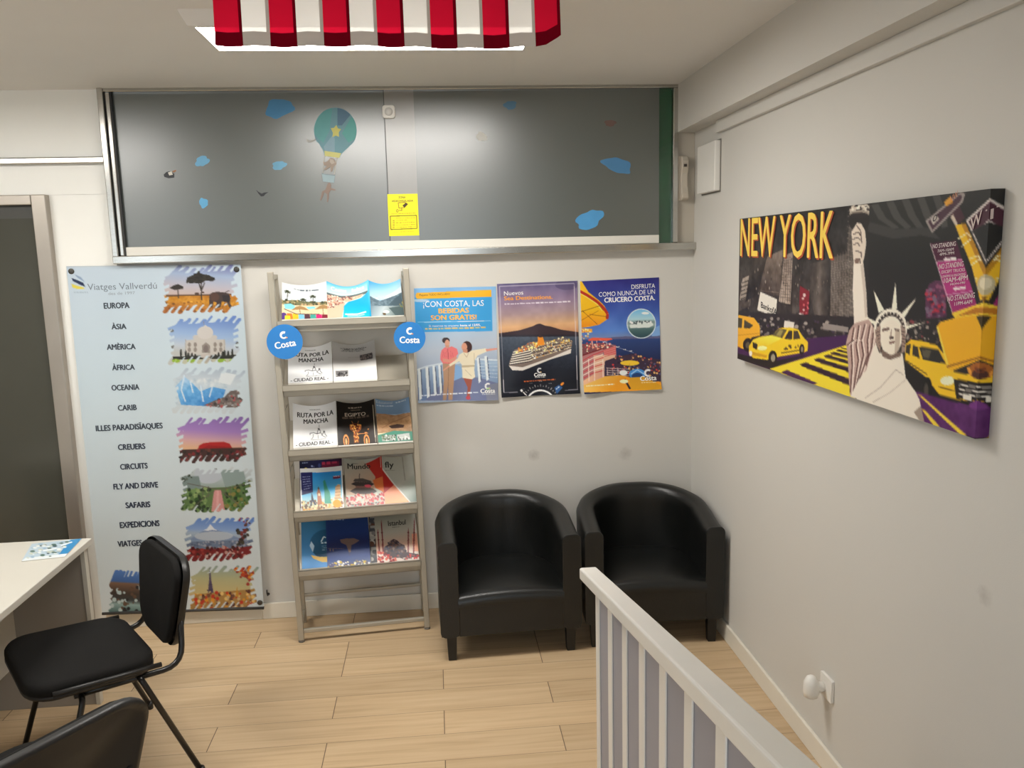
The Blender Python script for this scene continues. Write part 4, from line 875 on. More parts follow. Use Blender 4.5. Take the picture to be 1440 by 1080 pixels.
for body, a, b, h in (('CREUERS', (263, 122), (407, 117), 29), ('CIRCUITS', (275, 228), (420, 222), 29), ('FLY AND DRIVE', (240, 334), (478, 324), 29), ('SAFARIS', (306, 434), (437, 429), 29), ('EXPEDICIONS', (276, 540), (488, 530), 30), ('VIATGES A MIDA', (265, 640), (520, 628), 29)): A.text(body, a, b, h, (40, 48, 66), .045)
def ragged(draw, x0, x1, y0, y1, seed, wd):
    """middle block plus brush strokes above, below and at the sides"""
    rs = random.Random(seed); W_, H_ = x1-x0, y1-y0
    a0 = A.a.copy(); draw(); a1 = A.a; A.a = np.zeros_like(a0)
    A.poly([(x0+.09*W_, y0+.20*H_), (x1-.10*W_, y0+.13*H_), (x1-.07*W_, y1-.20*H_), (x0+.07*W_, y1-.13*H_)], (1, 1, 1))
    for k in range(9):
        t = k/8; xm = x0+W_*(.04+.80*t); j = rs.uniform(0, .05)
        w_ = wd*rs.uniform(.65, 1.25); q_ = rs.uniform(.14, .2); A.line([(xm, y0+H_*(.34+j)), (xm+W_*q_, y0+H_*(.03+j*1.6))], w_, (1, 1, 1)); A.ell(xm+W_*q_, y0+H_*(.03+j*1.6), w_*.5, w_*.35, (1, 1, 1)); A.ell(xm, y0+H_*(.34+j), w_*.5, w_*.5, (1, 1, 1))
        j = rs.uniform(0, .06); xm = x0+W_*(.10+.80*t)
        w_ = wd*rs.uniform(.9, 1.7); A.line([(xm-W_*.07, y1-H_*(.01+j)), (xm+W_*.08, y1-H_*.32)], w_, (1, 1, 1)); A.ell(xm-W_*.07, y1-H_*(.01+j), w_*.5, w_*.35, (1, 1, 1))
    for k in range(6):
        y = y0+H_*(.22+k*.125); j = rs.uniform(-.02, .05)*W_
        A.line([(x0+j, y+H_*.07), (x0+.3*W_, y-H_*.10)], wd*.9, (1, 1, 1)); j = rs.uniform(-.02, .06)*W_; A.line([(x1-.3*W_, y+H_*.10), (x1-j, y-H_*.04)], wd*.9, (1, 1, 1))
    mk = np.clip(A.a, 0, 1); A.a = a0*(1-mk)+a1*mk
def pic_savanna():
    A.grad([(30, 20), (560, 20), (560, 250), (30, 250)], (300, 30), (300, 240), [(0, (120, 126, 176)), (.35, (168, 186, 216)), (.75, (196, 190, 200)), (1, (206, 186, 180))])
    A.grad([(30, 242), (560, 238), (560, 380), (30, 380)], (300, 240), (300, 350), [(0, (196, 128, 44)), (.4, (214, 150, 44)), (1, (170, 104, 50))]); A.noise([(30, 242), (560, 238), (560, 380), (30, 380)], 16, 60, 3); A.poly([(60, 238), (540, 232), (540, 240), (60, 248)], (90, 64, 44))
    A.specks([(40, 280), (560, 280), (560, 370), (40, 370)], 60, [(236, 178, 70), (140, 86, 36), (110, 70, 34)], 4, 12, 6, .5)
    D = (52, 46, 40)
    for p in ([(304, 275), (300, 210), (282, 155)], [(300, 215), (322, 155)], [(300, 200), (300, 150)]): A.line(p, 7, D)
    A.poly([(196, 150), (204, 120), (240, 104), (280, 84), (310, 98), (352, 104), (394, 132), (380, 146), (330, 142), (300, 160), (240, 158)], D); A.specks([(196, 160), (240, 100), (280, 80), (394, 130), (330, 152)], 40, [(60, 56, 46), (40, 36, 32)], 5, 12, 2, .6)
    A.line([(146, 262), (142, 200)], 5, D); A.poly([(84, 190), (110, 174), (140, 164), (180, 182), (176, 196), (120, 204)], D)
    E_ = (74, 60, 56); A.poly([(356, 236), (376, 222), (410, 218), (450, 222), (484, 230), (498, 262), (494, 296), (508, 320), (490, 326), (474, 290), (440, 284), (432, 322), (404, 330), (404, 290), (384, 284), (376, 326), (362, 322)], E_); A.ell(390, 254, 32, 30, (92, 66, 56)); A.line([(360, 250), (360, 320)], 12, E_); A.line([(460, 224), (490, 210)], 5, E_); A.poly([(440, 240), (494, 244), (494, 290), (450, 282)], (52, 46, 48)); A.ell(270, 230, 16, 8, (90, 70, 60)); A.ell(310, 222, 12, 6, (90, 70, 60))
A.view(220, 365, 4.8); ragged(pic_savanna, 40, 545, 30, 360, 1, 24)
def pic_palace():
    A.grad([(60, 370), (570, 370), (570, 720), (60, 720)], (300, 380), (300, 640), [(0, (108, 140, 206)), (.5, (160, 188, 226)), (.8, (196, 206, 218)), (1, (196, 196, 192))])
    C = (206, 200, 192); D = (150, 140, 132)
    A.poly([(196, 548), (250, 540), (258, 512), (388, 512), (396, 540), (464, 544), (466, 640), (196, 640)], C); A.ell(328, 495, 55, 44, (214, 208, 202)); A.poly([(310, 460), (330, 440), (346, 460)], (214, 208, 202)); A.line([(322, 445), (318, 420)], 4, D); A.ell(262, 526, 17, 14, C); A.ell(392, 526, 17, 14, C)
    A.poly([(308, 632), (308, 582), (334, 560), (362, 582), (362, 632)], D); A.ell(334, 605, 16, 26, (128, 116, 112))
    for x in (222, 262, 396, 434): A.ell(x, 576, 11, 16, D); A.ell(x, 610, 11, 16, D)
    for x in (196, 458): A.line([(x, 540), (x+2, 640)], 5, (176, 168, 160))
    A.poly([(110, 660), (560, 650), (560, 720), (110, 720)], (196, 196, 170)); A.poly([(110, 655), (300, 650), (380, 650), (560, 645), (560, 672), (110, 678)], (46, 46, 40))
    for x, h in ((165, 60), (198, 50), (216, 36), (240, 34), (262, 26), (420, 36), (447, 44), (460, 52), (484, 46), (512, 60), (400, 24)): A.ell(x, 664-h*.5, 7, h*.5, (42, 42, 36))
    for x in (132, 236, 440, 520): A.ell(x, 684, 28, 12, (150, 186, 60))
    A.poly([(300, 700), (320, 662), (360, 662), (390, 700)], (180, 172, 160)); A.poly([(300, 640), (366, 636), (366, 660), (300, 664)], (200, 190, 182))
    A.ell(100, 480, 16, 10, (110, 110, 106)); A.ell(106, 580, 12, 22, (120, 118, 112)); A.ell(544, 580, 12, 22, (104, 104, 104))
A.view(220, 365, 4.8); ragged(pic_palace, 80, 560, 375, 706, 2, 22)
def pic_ice():
    A.grad([(80, 720), (600, 720), (600, 1060), (80, 1060)], (300, 730), (300, 1040), [(0, (176, 190, 206)), (.3, (206, 216, 222)), (.6, (196, 214, 226)), (1, (206, 212, 214))])
    A.grad([(130, 860), (190, 790), (240, 830), (300, 890), (380, 860), (470, 880), (450, 940), (340, 990), (170, 980)], (200, 800), (300, 990), [(0, (176, 210, 238)), (.4, (104, 172, 226)), (1, (80, 150, 214))]); A.noise([(130, 800), (480, 800), (480, 990), (130, 990)], 16, 50, 5, (1.1, .8, .5))
    for p in ([(190, 780), (170, 880), (200, 960)], [(230, 820), (250, 900)], [(300, 850), (320, 960)], [(380, 860), (360, 930)]): A.line(p, 9, (214, 230, 242))
    A.poly([(320, 985), (400, 950), (460, 930), (500, 890), (570, 880), (590, 920), (580, 1000), (440, 1000)], (110, 98, 94)); A.specks([(330, 990), (460, 930), (570, 880), (585, 1000)], 60, [(70, 62, 60), (150, 140, 134), (180, 90, 90), (130, 116, 108)], 4, 11, 7)
    A.poly([(440, 760), (540, 780), (500, 850), (420, 830)], (226, 232, 234))
A.view(220, 365, 4.8); ragged(pic_ice, 112, 585, 725, 1042, 3, 22)
def pic_rock():
    A.grad([(70, 10), (450, 10), (450, 200), (70, 200)], (260, 20), (260, 190), [(0, (136, 104, 172)), (.45, (168, 130, 194)), (.75, (214, 168, 172)), (1, (226, 178, 140))])
    A.poly([(184, 192), (190, 172), (212, 160), (260, 154), (320, 154), (350, 164), (362, 186)], (178, 40, 40)); A.poly([(200, 190), (240, 170), (300, 176), (360, 184)], (140, 28, 32), .6)
    A.poly([(90, 192), (450, 184), (450, 270), (90, 270)], (74, 48, 44)); A.specks([(90, 194), (450, 186), (450, 266), (90, 266)], 90, [(44, 34, 34), (110, 60, 50), (130, 46, 50), (60, 50, 40)], 3, 10, 5)
A.view(230, 580, 3.727); ragged(pic_rock, 78, 440, 18, 262, 4, 18)
def pic_bridge():
    A.grad([(90, 270), (470, 270), (470, 520), (90, 520)], (280, 280), (280, 400), [(0, (206, 212, 214)), (.6, (176, 186, 186)), (1, (150, 164, 152))])
    A.ell(240, 320, 74, 50, (190, 196, 204)); A.poly([(300, 300), (420, 300), (450, 400), (330, 400)], (146, 162, 158)); A.poly([(100, 330), (190, 330), (210, 420), (100, 430)], (126, 142, 138))
    A.poly([(100, 410), (240, 390), (330, 390), (470, 360), (470, 520), (100, 520)], (96, 122, 74)); A.specks([(100, 400), (250, 392), (240, 515), (100, 515)], 90, [(60, 92, 46), (120, 148, 90), (44, 60, 40), (150, 170, 110)], 4, 11, 8); A.specks([(326, 400), (470, 350), (470, 515), (330, 515)], 90, [(60, 96, 44), (104, 140, 70), (40, 60, 34), (140, 130, 70)], 4, 11, 9)
    A.specks([(100, 290), (170, 290), (150, 350), (100, 360)], 18, [(64, 74, 60), (100, 110, 96)], 4, 10, 3); A.specks([(262, 280), (300, 280), (300, 300), (262, 300)], 6, [(60, 64, 60)], 4, 7, 3)
    A.poly([(270, 404), (306, 404), (328, 514), (256, 514)], (214, 150, 146)); A.poly([(284, 404), (294, 404), (296, 514), (280, 514)], (226, 170, 164))
    for p in ([(130, 368), (212, 384), (288, 400)], [(130, 520), (210, 450), (272, 408)], [(440, 520), (360, 450), (306, 408)], [(450, 370), (360, 392), (292, 400)]): A.line(p, 4, (104, 96, 86))
    for x in (212, 240, 330, 356): A.line([(x, 384), (x, 440)], 3, (104, 96, 86))
A.view(230, 580, 3.727); ragged(pic_bridge, 100, 462, 278, 514, 5, 19)
def pic_volcano():
    A.grad([(110, 530), (480, 530), (480, 700), (110, 700)], (290, 540), (290, 690), [(0, (96, 132, 200)), (.45, (140, 168, 214)), (.6, (170, 184, 200)), (1, (120, 142, 170))])
    A.poly([(140, 660), (200, 620), (230, 606), (252, 580), (276, 606), (330, 622), (420, 660)], (128, 146, 178)); A.poly([(214, 610), (234, 602), (252, 578), (272, 602), (290, 612), (262, 608), (240, 612)], (226, 230, 236)); A.ell(270, 640, 100, 24, (196, 202, 208), .8)
    A.poly([(120, 668), (480, 660), (480, 720), (120, 720)], (110, 124, 148)); A.specks([(130, 668), (470, 662), (470, 706), (130, 706)], 60, [(160, 160, 170), (90, 100, 124)], 3, 7, 4)
    A.poly([(120, 700), (260, 708), (370, 704), (480, 690), (480, 775), (120, 775)], (124, 40, 42)); A.specks([(120, 702), (470, 694), (470, 768), (120, 768)], 70, [(90, 24, 30), (160, 60, 56), (70, 40, 34), (196, 150, 140)], 4, 10, 6)
    A.specks([(400, 545), (470, 540), (460, 590), (400, 590)], 14, [(150, 40, 44), (90, 60, 50)], 4, 10, 7); A.specks([(390, 600), (470, 600), (470, 690), (390, 690)], 30, [(70, 64, 52), (120, 50, 48), (56, 48, 44)], 4, 11, 8)
A.view(230, 580, 3.727); ragged(pic_volcano, 124, 470, 532, 768, 6, 18)
def pic_tower():
    A.grad([(140, 780), (510, 780), (510, 940), (140, 940)], (320, 790), (320, 930), [(0, (146, 166, 160)), (.5, (188, 184, 140)), (1, (206, 186, 130))])
    A.poly([(240, 940), (246, 870), (248, 806), (252, 806), (258, 870), (272, 940), (260, 940), (256, 922), (248, 922), (238, 946), (228, 946)], (84, 72, 100)); A.line([(236, 918), (266, 916)], 4, (60, 50, 70)); A.line([(242, 890), (262, 888)], 3, (60, 50, 70))
    A.poly([(150, 940), (510, 910), (510, 1030), (150, 1030)], (176, 134, 74)); A.specks([(150, 936), (510, 912), (505, 1026), (150, 1026)], 150, [(226, 150, 50), (120, 80, 60), (90, 50, 44), (236, 196, 120), (196, 60, 40), (206, 176, 130)], 3, 10, 4)
    A.poly([(384, 950), (392, 900), (400, 950)], (200, 140, 50)); A.poly([(354, 970), (362, 928), (372, 970)], (110, 70, 60))
    A.specks([(370, 800), (480, 790), (470, 860), (400, 850)], 50, [(226, 140, 40), (190, 70, 40), (150, 50, 40)], 4, 11, 9); A.specks([(440, 850), (490, 850), (490, 890), (440, 890)], 8, [(170, 60, 50)], 4, 9, 9)
A.view(230, 580, 3.727); ragged(pic_tower, 146, 490, 788, 1016, 7, 17)
def pic_boat():
    A.grad([(215, 750), (400, 750), (400, 1000), (215, 1000)], (300, 760), (300, 990), [(0, (90, 130, 196)), (.28, (70, 104, 160)), (.32, (130, 100, 80)), (.55, (70, 58, 52)), (.7, (60, 64, 66)), (.8, (150, 176, 172)), (1, (80, 110, 108))]); A.specks([(230, 850), (390, 850), (390, 980), (230, 980)], 30, [(40, 40, 42), (190, 206, 206), (100, 76, 60)], 4, 12, 3)
A.view(100, 600, 3.857); ragged(pic_boat, 222, 420, 758, 1002, 8, 18)
bt, bb = Vector((-1.79, -.012, 1.888)), Vector((-1.785, -.040, .103))
def banner_fn(u, v, off):
    p = bt.lerp(bb, v)+Vector((u*(.833-.012*v), 0, (-.012)*u*(1-v)-.022*u*v)); return p+Vector((0, -off-.004*math.sin(u*5.2+v*2.3)**2-.0016*(1+math.sin(v*19))*(.3+u*.4), 0))
bo = A.build('wall_banner', banner_fn, None, .38, .0008); tag(bo, 'tall pale travel banner with destination names and brushed pictures on the back wall', 'banner')
bar = MB(); p0, p1 = banner_fn(0, 1, -.004), banner_fn(1, 1, -.004); bar.tube([p0+Vector((0, 0, -.004)), p1+Vector((0, 0, -.004))], .009, mat('dark_banner_bar', (60, 58, 56), .5), 10); bar.build('bottom_bar', bo)
for u, v in ((.026, .014), (.975, .014), (.978, .985)):
    q = banner_fn(u, v, .001); MB().lathe([(.014, 0), (.014, .002), (.007, .003)], mat('eyelet_metal', (90, 88, 84), .35, .9), Matrix.Translation(q) @ Matrix.Rotation(rad(90), 4, 'X'), 16).build('eyelet', bo)
t = thing('wall_hook', 'small dark hook low on the back wall beside the banner', 'hook', (-.945, 0, .135))
MB().tube([(0, 0, 0), (0, -.02, 0), (0, -.03, .015), (0, -.028, .035)], .0035, mat('dark_hook_metal', (64, 60, 58), .4, .8), 8).lathe([(.008, 0), (.007, .004)], MATS['dark_hook_metal'], Matrix.Rotation(rad(90), 4, 'X'), 12).build('hook', t)

# ------------------------------------------------------------------ brochures on the rack (rows from the top)
def cover(view, quad, bg, gain=1.2, nx=72, ny=96): return Art(quad, nx, ny, bg, gain, view)
V = (375, 380, 6.857)
a = cover(V, [(140, 80), (556, 82), (545, 468), (92, 476)], (226, 228, 226), 1.05)
a.grad([(90, 80), (560, 80), (560, 300), (90, 300)], (300, 90), (300, 300), [(0, (222, 226, 226)), (.6, (214, 222, 226)), (1, (196, 210, 218))])
a.poly([(100, 262), (240, 250), (420, 280), (560, 290), (560, 330), (100, 330)], (116, 116, 84)); a.specks([(110, 255), (240, 248), (550, 292), (550, 316), (110, 310)], 50, [(90, 96, 66), (150, 140, 100), (190, 160, 120), (60, 66, 50)], 6, 15, 2)
a.poly([(90, 300), (300, 312), (560, 318), (560, 480), (90, 480)], (226, 200, 164)); a.poly([(135, 300), (200, 290), (240, 320), (220, 356), (140, 350)], (130, 206, 220)); a.poly([(340, 330), (420, 330), (430, 352), (360, 358)], (120, 206, 226))
for x, y, b_ in ((182, 165, 250), (412, 215, 300), (320, 246, 275)): a.line([(x+4, y), (x-12 if x < 300 else x-4, b_)], 7, (70, 64, 50)); [a.line([(x, y), (x+dx, y+dy)], 10, (60, 66, 48)) for dx, dy in ((-28, -4), (-24, 16), (28, 2), (24, 18), (0, -16), (-12, -14), (12, -12))]
for cx, cy, w in ((282, 350, 84), (500, 350, 80)): a.poly([(cx-w, cy+14), (cx-w*.4, cy-24), (cx, cy-34), (cx+w*.5, cy-18), (cx+w, cy+22), (cx, cy+8)], (166, 130, 86)); a.line([(cx-4, cy), (cx-2, cy+75)], 5, (110, 86, 60))
for i, c in enumerate(((90, 60, 120), (226, 120, 50), (240, 190, 50), (120, 190, 220), (90, 60, 70), (70, 160, 150), (214, 40, 110), (120, 40, 50))): x = 95+i*56; a.poly([(x, 395+i*4), (x+50, 400+i*4), (x+54, 470), (x-4, 474)], c)
a.poly([(120, 425), (180, 430), (180, 470), (120, 470)], (226, 220, 50)); a.poly([(95, 400), (130, 390), (126, 470), (95, 472)], (86, 60, 130)); a.line([(130, 350), (240, 410), (460, 420)], 8, (90, 70, 60))
a.dashes((245, 135), (300, 148), 16, (150, 160, 168)); a.dashes((300, 152), (470, 162), 22, (70, 84, 96), 9)
brochure(a, 0, .042, .218, .010, 'brochure with palms and straw parasols, left end of the top rack shelf')
a = cover(V, [(560, 90), (958, 95), (962, 452), (548, 468)], (200, 228, 240), 1.05)
a.grad([(540, 80), (960, 80), (960, 210), (540, 210)], (700, 95), (700, 200), [(0, (90, 190, 230)), (.4, (170, 222, 240)), (1, (206, 228, 232))]); a.text('Costas', (600, 168), (745, 168), 42, WHT, .04); a.text('Islas', (800, 168), (912, 160), 40, WHT, .04)
a.poly([(556, 200), (700, 215), (940, 190), (940, 215), (720, 240), (556, 222)], (96, 110, 110)); a.poly([(548, 222), (720, 238), (900, 210), (880, 240), (730, 290), (690, 460), (548, 470)], (222, 184, 158)); a.specks([(556, 222), (880, 225), (720, 290), (600, 360), (556, 360)], 110, [(150, 96, 90), (236, 216, 200), (110, 80, 80), (196, 140, 120)], 4, 10, 3)
a.grad([(955, 190), (880, 250), (760, 282), (715, 330), (700, 470), (965, 470)], (900, 210), (780, 460), [(0, (56, 170, 216)), (.5, (30, 170, 212)), (1, (40, 190, 206))]); a.line([(722, 425), (840, 425), (915, 400)], 14, (226, 244, 248)); a.line([(740, 444), (850, 442), (900, 428)], 8, (210, 240, 246)); a.grad([(940, 100), (962, 100), (966, 460), (944, 460)], (950, 100), (950, 450), [(0, (120, 206, 240)), (1, (20, 150, 200))])
brochure(a, 0, .257, .208, .014, 'turquoise beach brochure, second on the top rack shelf', extra=.004, sag=.018)
a = cover(V, [(962, 110), (1352, 90), (1352, 440), (968, 440)], (160, 200, 226), 1.05)
a.grad([(950, 80), (1360, 80), (1360, 280), (950, 280)], (1100, 100), (1160, 270), [(0, (88, 178, 230)), (.45, (160, 206, 232)), (1, (206, 222, 228))]); a.poly([(1150, 240), (1350, 160), (1352, 260), (1200, 280)], (216, 224, 228), .7)
a.poly([(960, 252), (1000, 258), (1090, 290), (1150, 270), (1240, 245), (1352, 220), (1352, 350), (1100, 350), (960, 350)], (104, 124, 136)); a.noise([(960, 252), (1352, 220), (1352, 350), (960, 350)], 18, 16, 3); a.poly([(1180, 330), (1260, 270), (1352, 230), (1352, 360)], (76, 94, 104))
a.grad([(960, 340), (1352, 345), (1352, 445), (960, 445)], (1000, 340), (1300, 430), [(0, (126, 146, 158)), (.4, (180, 192, 196)), (1, (96, 112, 110))]); a.poly([(1180, 360), (1352, 350), (1352, 440), (1250, 440)], (80, 96, 98)); a.ell(1150, 400, 34, 14, (226, 228, 226)); a.poly([(1108, 410), (1145, 412), (1142, 432), (1112, 430)], (96, 76, 50)); a.specks([(1300, 330), (1352, 300), (1352, 360), (1310, 360)], 10, [(110, 120, 70), (150, 140, 90)], 5, 10, 3)
brochure(a, 0, .458, .166, .008, 'blue fjord and mountain brochure, right end of the top rack shelf', sag=.008)
V = (385, 470, 6.352)
def mancha(quad, label, row, x, **k):
    a = cover(V, quad, (222, 222, 222), 1.3); (x0, y0), (x1, y1), (x2, y2), (x3, y3) = quad; Hq = homog([(0, 0), (1, 0), (1, 1), (0, 1)], quad)
    def Q(u, v): return tuple(hap(Hq, (u, v))[0])
    hh = y3-y0
    a.text('RUTA POR LA', Q(.10, .30), Q(.93, .29), hh*.105, BLK, .03); a.text('MANCHA', Q(.24, .45), Q(.80, .445), hh*.105, BLK, .03)
    a.text('- CIUDAD REAL -', Q(.06, .975), Q(.90, .955), hh*.085, BLK, .02); a.dashes(Q(.38, .12), Q(.62, .12), 8, (90, 90, 90))
    def L(pts, w=3): a.line([Q(*p) for p in pts], w, (70, 70, 72))
    L([(.38, .68), (.46, .67), (.54, .70), (.62, .68), (.66, .74)], 5); L([(.54, .70), (.56, .62), (.60, .60), (.62, .68)], 5); L([(.58, .60), (.59, .48)], 2); L([(.46, .70), (.44, .80), (.40, .82)], 3); L([(.56, .74), (.56, .82)]); L([(.64, .74), (.70, .78), (.74, .80)], 4); L([(.66, .72), (.70, .66), (.72, .72), (.76, .78)], 5); L([(.38, .68), (.38, .72)], 5); a.ell(*Q(.58, .59), 8, 9, (60, 60, 62)); L([(.4, .84), (.74, .83)], 2); a.ell(*Q(.70, .66), 7, 8, (60, 60, 62))
    return brochure(a, row, x, .213, .006, label, **k)
mancha([(140, 135), (542, 122), (518, 442), (103, 455)], 'white La Mancha route leaflet under the blue disc, second rack shelf', 1, .046, sag=.014)
a = cover(V, [(552, 125), (940, 118), (934, 412), (536, 432)], (206, 206, 204), 1.3); a.grad([(530, 110), (950, 110), (950, 440), (530, 440)], (700, 140), (710, 400), [(0, (196, 194, 192)), (.45, (170, 168, 166)), (.6, (206, 204, 202)), (1, (222, 220, 216))])
a.text('CAMINO DE SANTIAGO', (645, 178), (842, 170), 20, (44, 42, 44), .02); a.line([(630, 165), (640, 165)], 4, BLK); a.line([(848, 158), (858, 158)], 4, BLK); a.dashes((632, 188), (850, 182), 7, (90, 90, 92)); a.poly([(798, 216), (908, 208), (908, 254), (798, 262)], (76, 72, 74)); a.specks([(800, 220), (905, 214), (905, 250), (800, 258)], 30, [(50, 48, 50), (120, 110, 108)], 4, 9, 3); a.dashes((690, 240), (790, 236), 8, (150, 148, 148)); a.dashes((690, 270), (900, 264), 7, (170, 168, 166))
a.poly([(565, 350), (678, 342), (678, 388), (565, 398)], (110, 108, 108)); a.specks([(568, 370), (676, 362), (676, 386), (568, 394)], 24, [(50, 48, 50), (160, 158, 156)], 4, 10, 5); a.dashes((560, 412), (700, 406), 5, (180, 178, 176))
brochure(a, 1, .262, .212, .006, 'white leaflet with two grey photos, right of the La Mancha leaflet on the second shelf', sag=.010)
mancha([(206, 672), (556, 612), (548, 985), (172, 1008)], 'white La Mancha route leaflet with a raised right corner, third rack shelf', 2, .046, sag=.012)
a = cover(V, [(560, 625), (912, 612), (905, 968), (555, 985)], (32, 28, 26), 1.3); a.poly([(560, 960), (905, 780), (905, 980), (560, 990)], (44, 36, 32)); G_ = (206, 176, 140)
a.dashes((668, 674), (790, 666), 14, (206, 190, 170)); a.dashes((690, 690), (775, 686), 7, (170, 150, 130)); a.text('EGIPTO', (632, 744), (822, 734), 30, (214, 200, 182), .02); a.dashes((608, 768), (850, 752), 20, (130, 112, 96), 6, .7)
O_ = (214, 140, 74)
a.poly([(668, 816), (690, 806), (720, 800), (752, 806), (776, 818), (770, 850), (748, 872), (742, 960), (700, 964), (700, 874), (672, 852)], (150, 84, 46)); a.ell(722, 832, 28, 30, (70, 22, 20)); a.specks([(670, 812), (774, 812), (745, 880), (745, 960), (700, 960), (700, 880)], 60, [(240, 176, 96), (110, 50, 30), (230, 150, 70), (60, 30, 24)], 4, 8, 4)
for cx in (630, 812): a.ell(cx, 945, 26, 52, O_); a.ell(cx, 950, 17, 40, (60, 40, 32)); a.ell(cx, 952, 8, 28, (226, 170, 110))
a.line([(740, 890), (830, 884)], 4, O_); a.line([(700, 800), (690, 780)], 4, O_); a.line([(745, 800), (752, 780)], 4, O_); a.specks([(800, 850), (840, 850), (840, 890), (800, 890)], 6, [O_], 4, 7); a.line([(893, 660), (890, 960)], 5, (196, 186, 166))
brochure(a, 2, .262, .190, .012, 'black brochure with a golden figure, middle of the third rack shelf', sag=.006)
a = cover(V, [(918, 628), (1266, 628), (1262, 950), (905, 965)], (160, 176, 190), 1.3); a.grad([(900, 620), (1270, 620), (1270, 740), (900, 740)], (1000, 620), (1010, 740), [(0, (128, 158, 190)), (1, (110, 136, 166))]); a.text('Educational', (928, 660), (1095, 652), 20, (214, 224, 232), .0); a.dashes((930, 684), (1100, 678), 14, (196, 210, 220)); a.dashes((1130, 655), (1230, 650), 14, (206, 216, 224))
a.grad([(900, 740), (1010, 736), (1110, 748), (1190, 740), (1270, 742), (1270, 905), (900, 915)], (1000, 740), (1020, 900), [(0, (156, 120, 90)), (.5, (176, 136, 98)), (1, (150, 118, 88))]); a.noise([(900, 740), (1270, 740), (1270, 905), (900, 915)], 12, 14, 4); a.poly([(1030, 832), (1120, 818), (1190, 828), (1180, 848), (1060, 852)], (60, 44, 40)); a.line([(960, 850), (1080, 800), (1250, 760)], 6, (140, 100, 72)); a.poly([(905, 890), (1110, 880), (1262, 890), (1262, 910), (905, 912)], (214, 196, 160))
a.poly([(1080, 870), (1266, 880), (1264, 955), (905, 968), (905, 905)], (70, 130, 110)); a.poly([(948, 906), (1090, 902), (1090, 948), (950, 952)], (150, 156, 150)); a.poly([(1105, 902), (1232, 890), (1234, 940), (1108, 950)], (176, 180, 176)); a.specks([(950, 906), (1090, 902), (1090, 948), (950, 950)], 30, [(60, 70, 60), (196, 200, 196), (90, 110, 80)], 4, 10, 6); a.specks([(1108, 920), (1230, 905), (1232, 940), (1110, 948)], 20, [(90, 96, 90), (210, 212, 208)], 4, 9, 6)
brochure(a, 2, .458, .172, .008, 'brochure with sandy dunes under a blue sky, right end of the third rack shelf', sag=.004)
V = (400, 630, 7.2)
a = cover(V, [(178, 165), (612, 175), (608, 470), (150, 480)], (32, 34, 66), 1.4); a.grad([(170, 150), (620, 150), (620, 280), (170, 280)], (200, 200), (600, 220), [(0, (24, 26, 48)), (.5, (40, 40, 76)), (1, (60, 34, 56))]); a.ell(244, 236, 26, 24, (206, 190, 70)); a.dashes((210, 186), (270, 186), 10, (140, 150, 176)); a.dashes((300, 212), (330, 220), 16, (150, 160, 196)); a.poly([(410, 190), (580, 192), (580, 228), (410, 226)], (110, 36, 60)); a.dashes((412, 208), (560, 210), 26, (190, 60, 90)); a.dashes((395, 240), (560, 240), 10, (196, 196, 206)); a.ell(385, 206, 14, 14, (60, 70, 120))
brochure(a, 3, .056, .212, .014, 'navy brochure standing behind the white-bordered one, fourth rack shelf', lift=.012, curl=.001)
a = cover(V, [(185, 272), (610, 268), (600, 600), (150, 625)], (226, 228, 228), 1.25)
a.grad([(192, 308), (596, 306), (586, 590), (172, 620)], (400, 310), (400, 600), [(0, (40, 130, 200)), (.5, (80, 170, 220)), (.75, (170, 206, 214)), (1, (206, 176, 130))]); a.poly([(190, 306), (310, 304), (300, 466), (180, 488)], (38, 40, 92))
for k in range(6): a.dashes((205, 345+k*20), (285, 342+k*18), 8, (170, 180, 214), k)
a.specks([(172, 540), (590, 510), (586, 590), (172, 620)], 110, [(214, 166, 96), (150, 110, 80), (236, 214, 170), (110, 90, 80)], 5, 12, 3)
a.poly([(256, 580), (276, 520), (282, 472), (290, 472), (298, 520), (322, 570), (306, 572), (286, 536), (270, 580)], (56, 60, 80)); a.poly([(336, 570), (340, 470), (360, 420), (376, 465), (384, 565)], (170, 110, 80)); a.ell(360, 486, 11, 12, (226, 206, 170)); a.poly([(350, 440), (360, 418), (370, 440)], (90, 70, 60))
a.poly([(410, 560), (416, 470), (412, 380), (430, 366), (440, 400), (452, 440), (470, 470), (476, 560)], (60, 146, 126)); a.line([(420, 400), (424, 372)], 8, (60, 146, 126)); a.poly([(512, 530), (528, 430), (556, 408), (580, 412), (574, 520)], (206, 170, 130)); [a.line([(518+k*2, 520-k*24), (576, 516-k*24)], 4, (150, 110, 80)) for k in range(5)]; a.ell(532, 562, 42, 32, (240, 150, 40)); a.poly([(512, 345), (586, 340), (584, 362), (512, 366)], (110, 40, 70)); a.dashes((518, 352), (580, 350), 10, (236, 220, 226))
brochure(a, 3, .060, .208, .010, 'white-bordered brochure with a row of world monuments, fourth rack shelf', extra=.018, curl=.002, ln=.262, dtilt=.05)
a = cover(V, [(628, 160), (1010, 126), (1008, 545), (606, 588)], (176, 178, 168), 1.2)
a.poly([(815, 190), (1010, 126), (1010, 470), (930, 340)], (180, 50, 42)); a.grad([(620, 160), (820, 150), (930, 300), (900, 460), (620, 480)], (640, 170), (880, 440), [(0, (172, 176, 166)), (1, (190, 150, 124))]); a.text('Mundo', (655, 244), (888, 222), 46, (32, 30, 30), .02); a.dashes((705, 196), (770, 190), 8, (90, 90, 86))
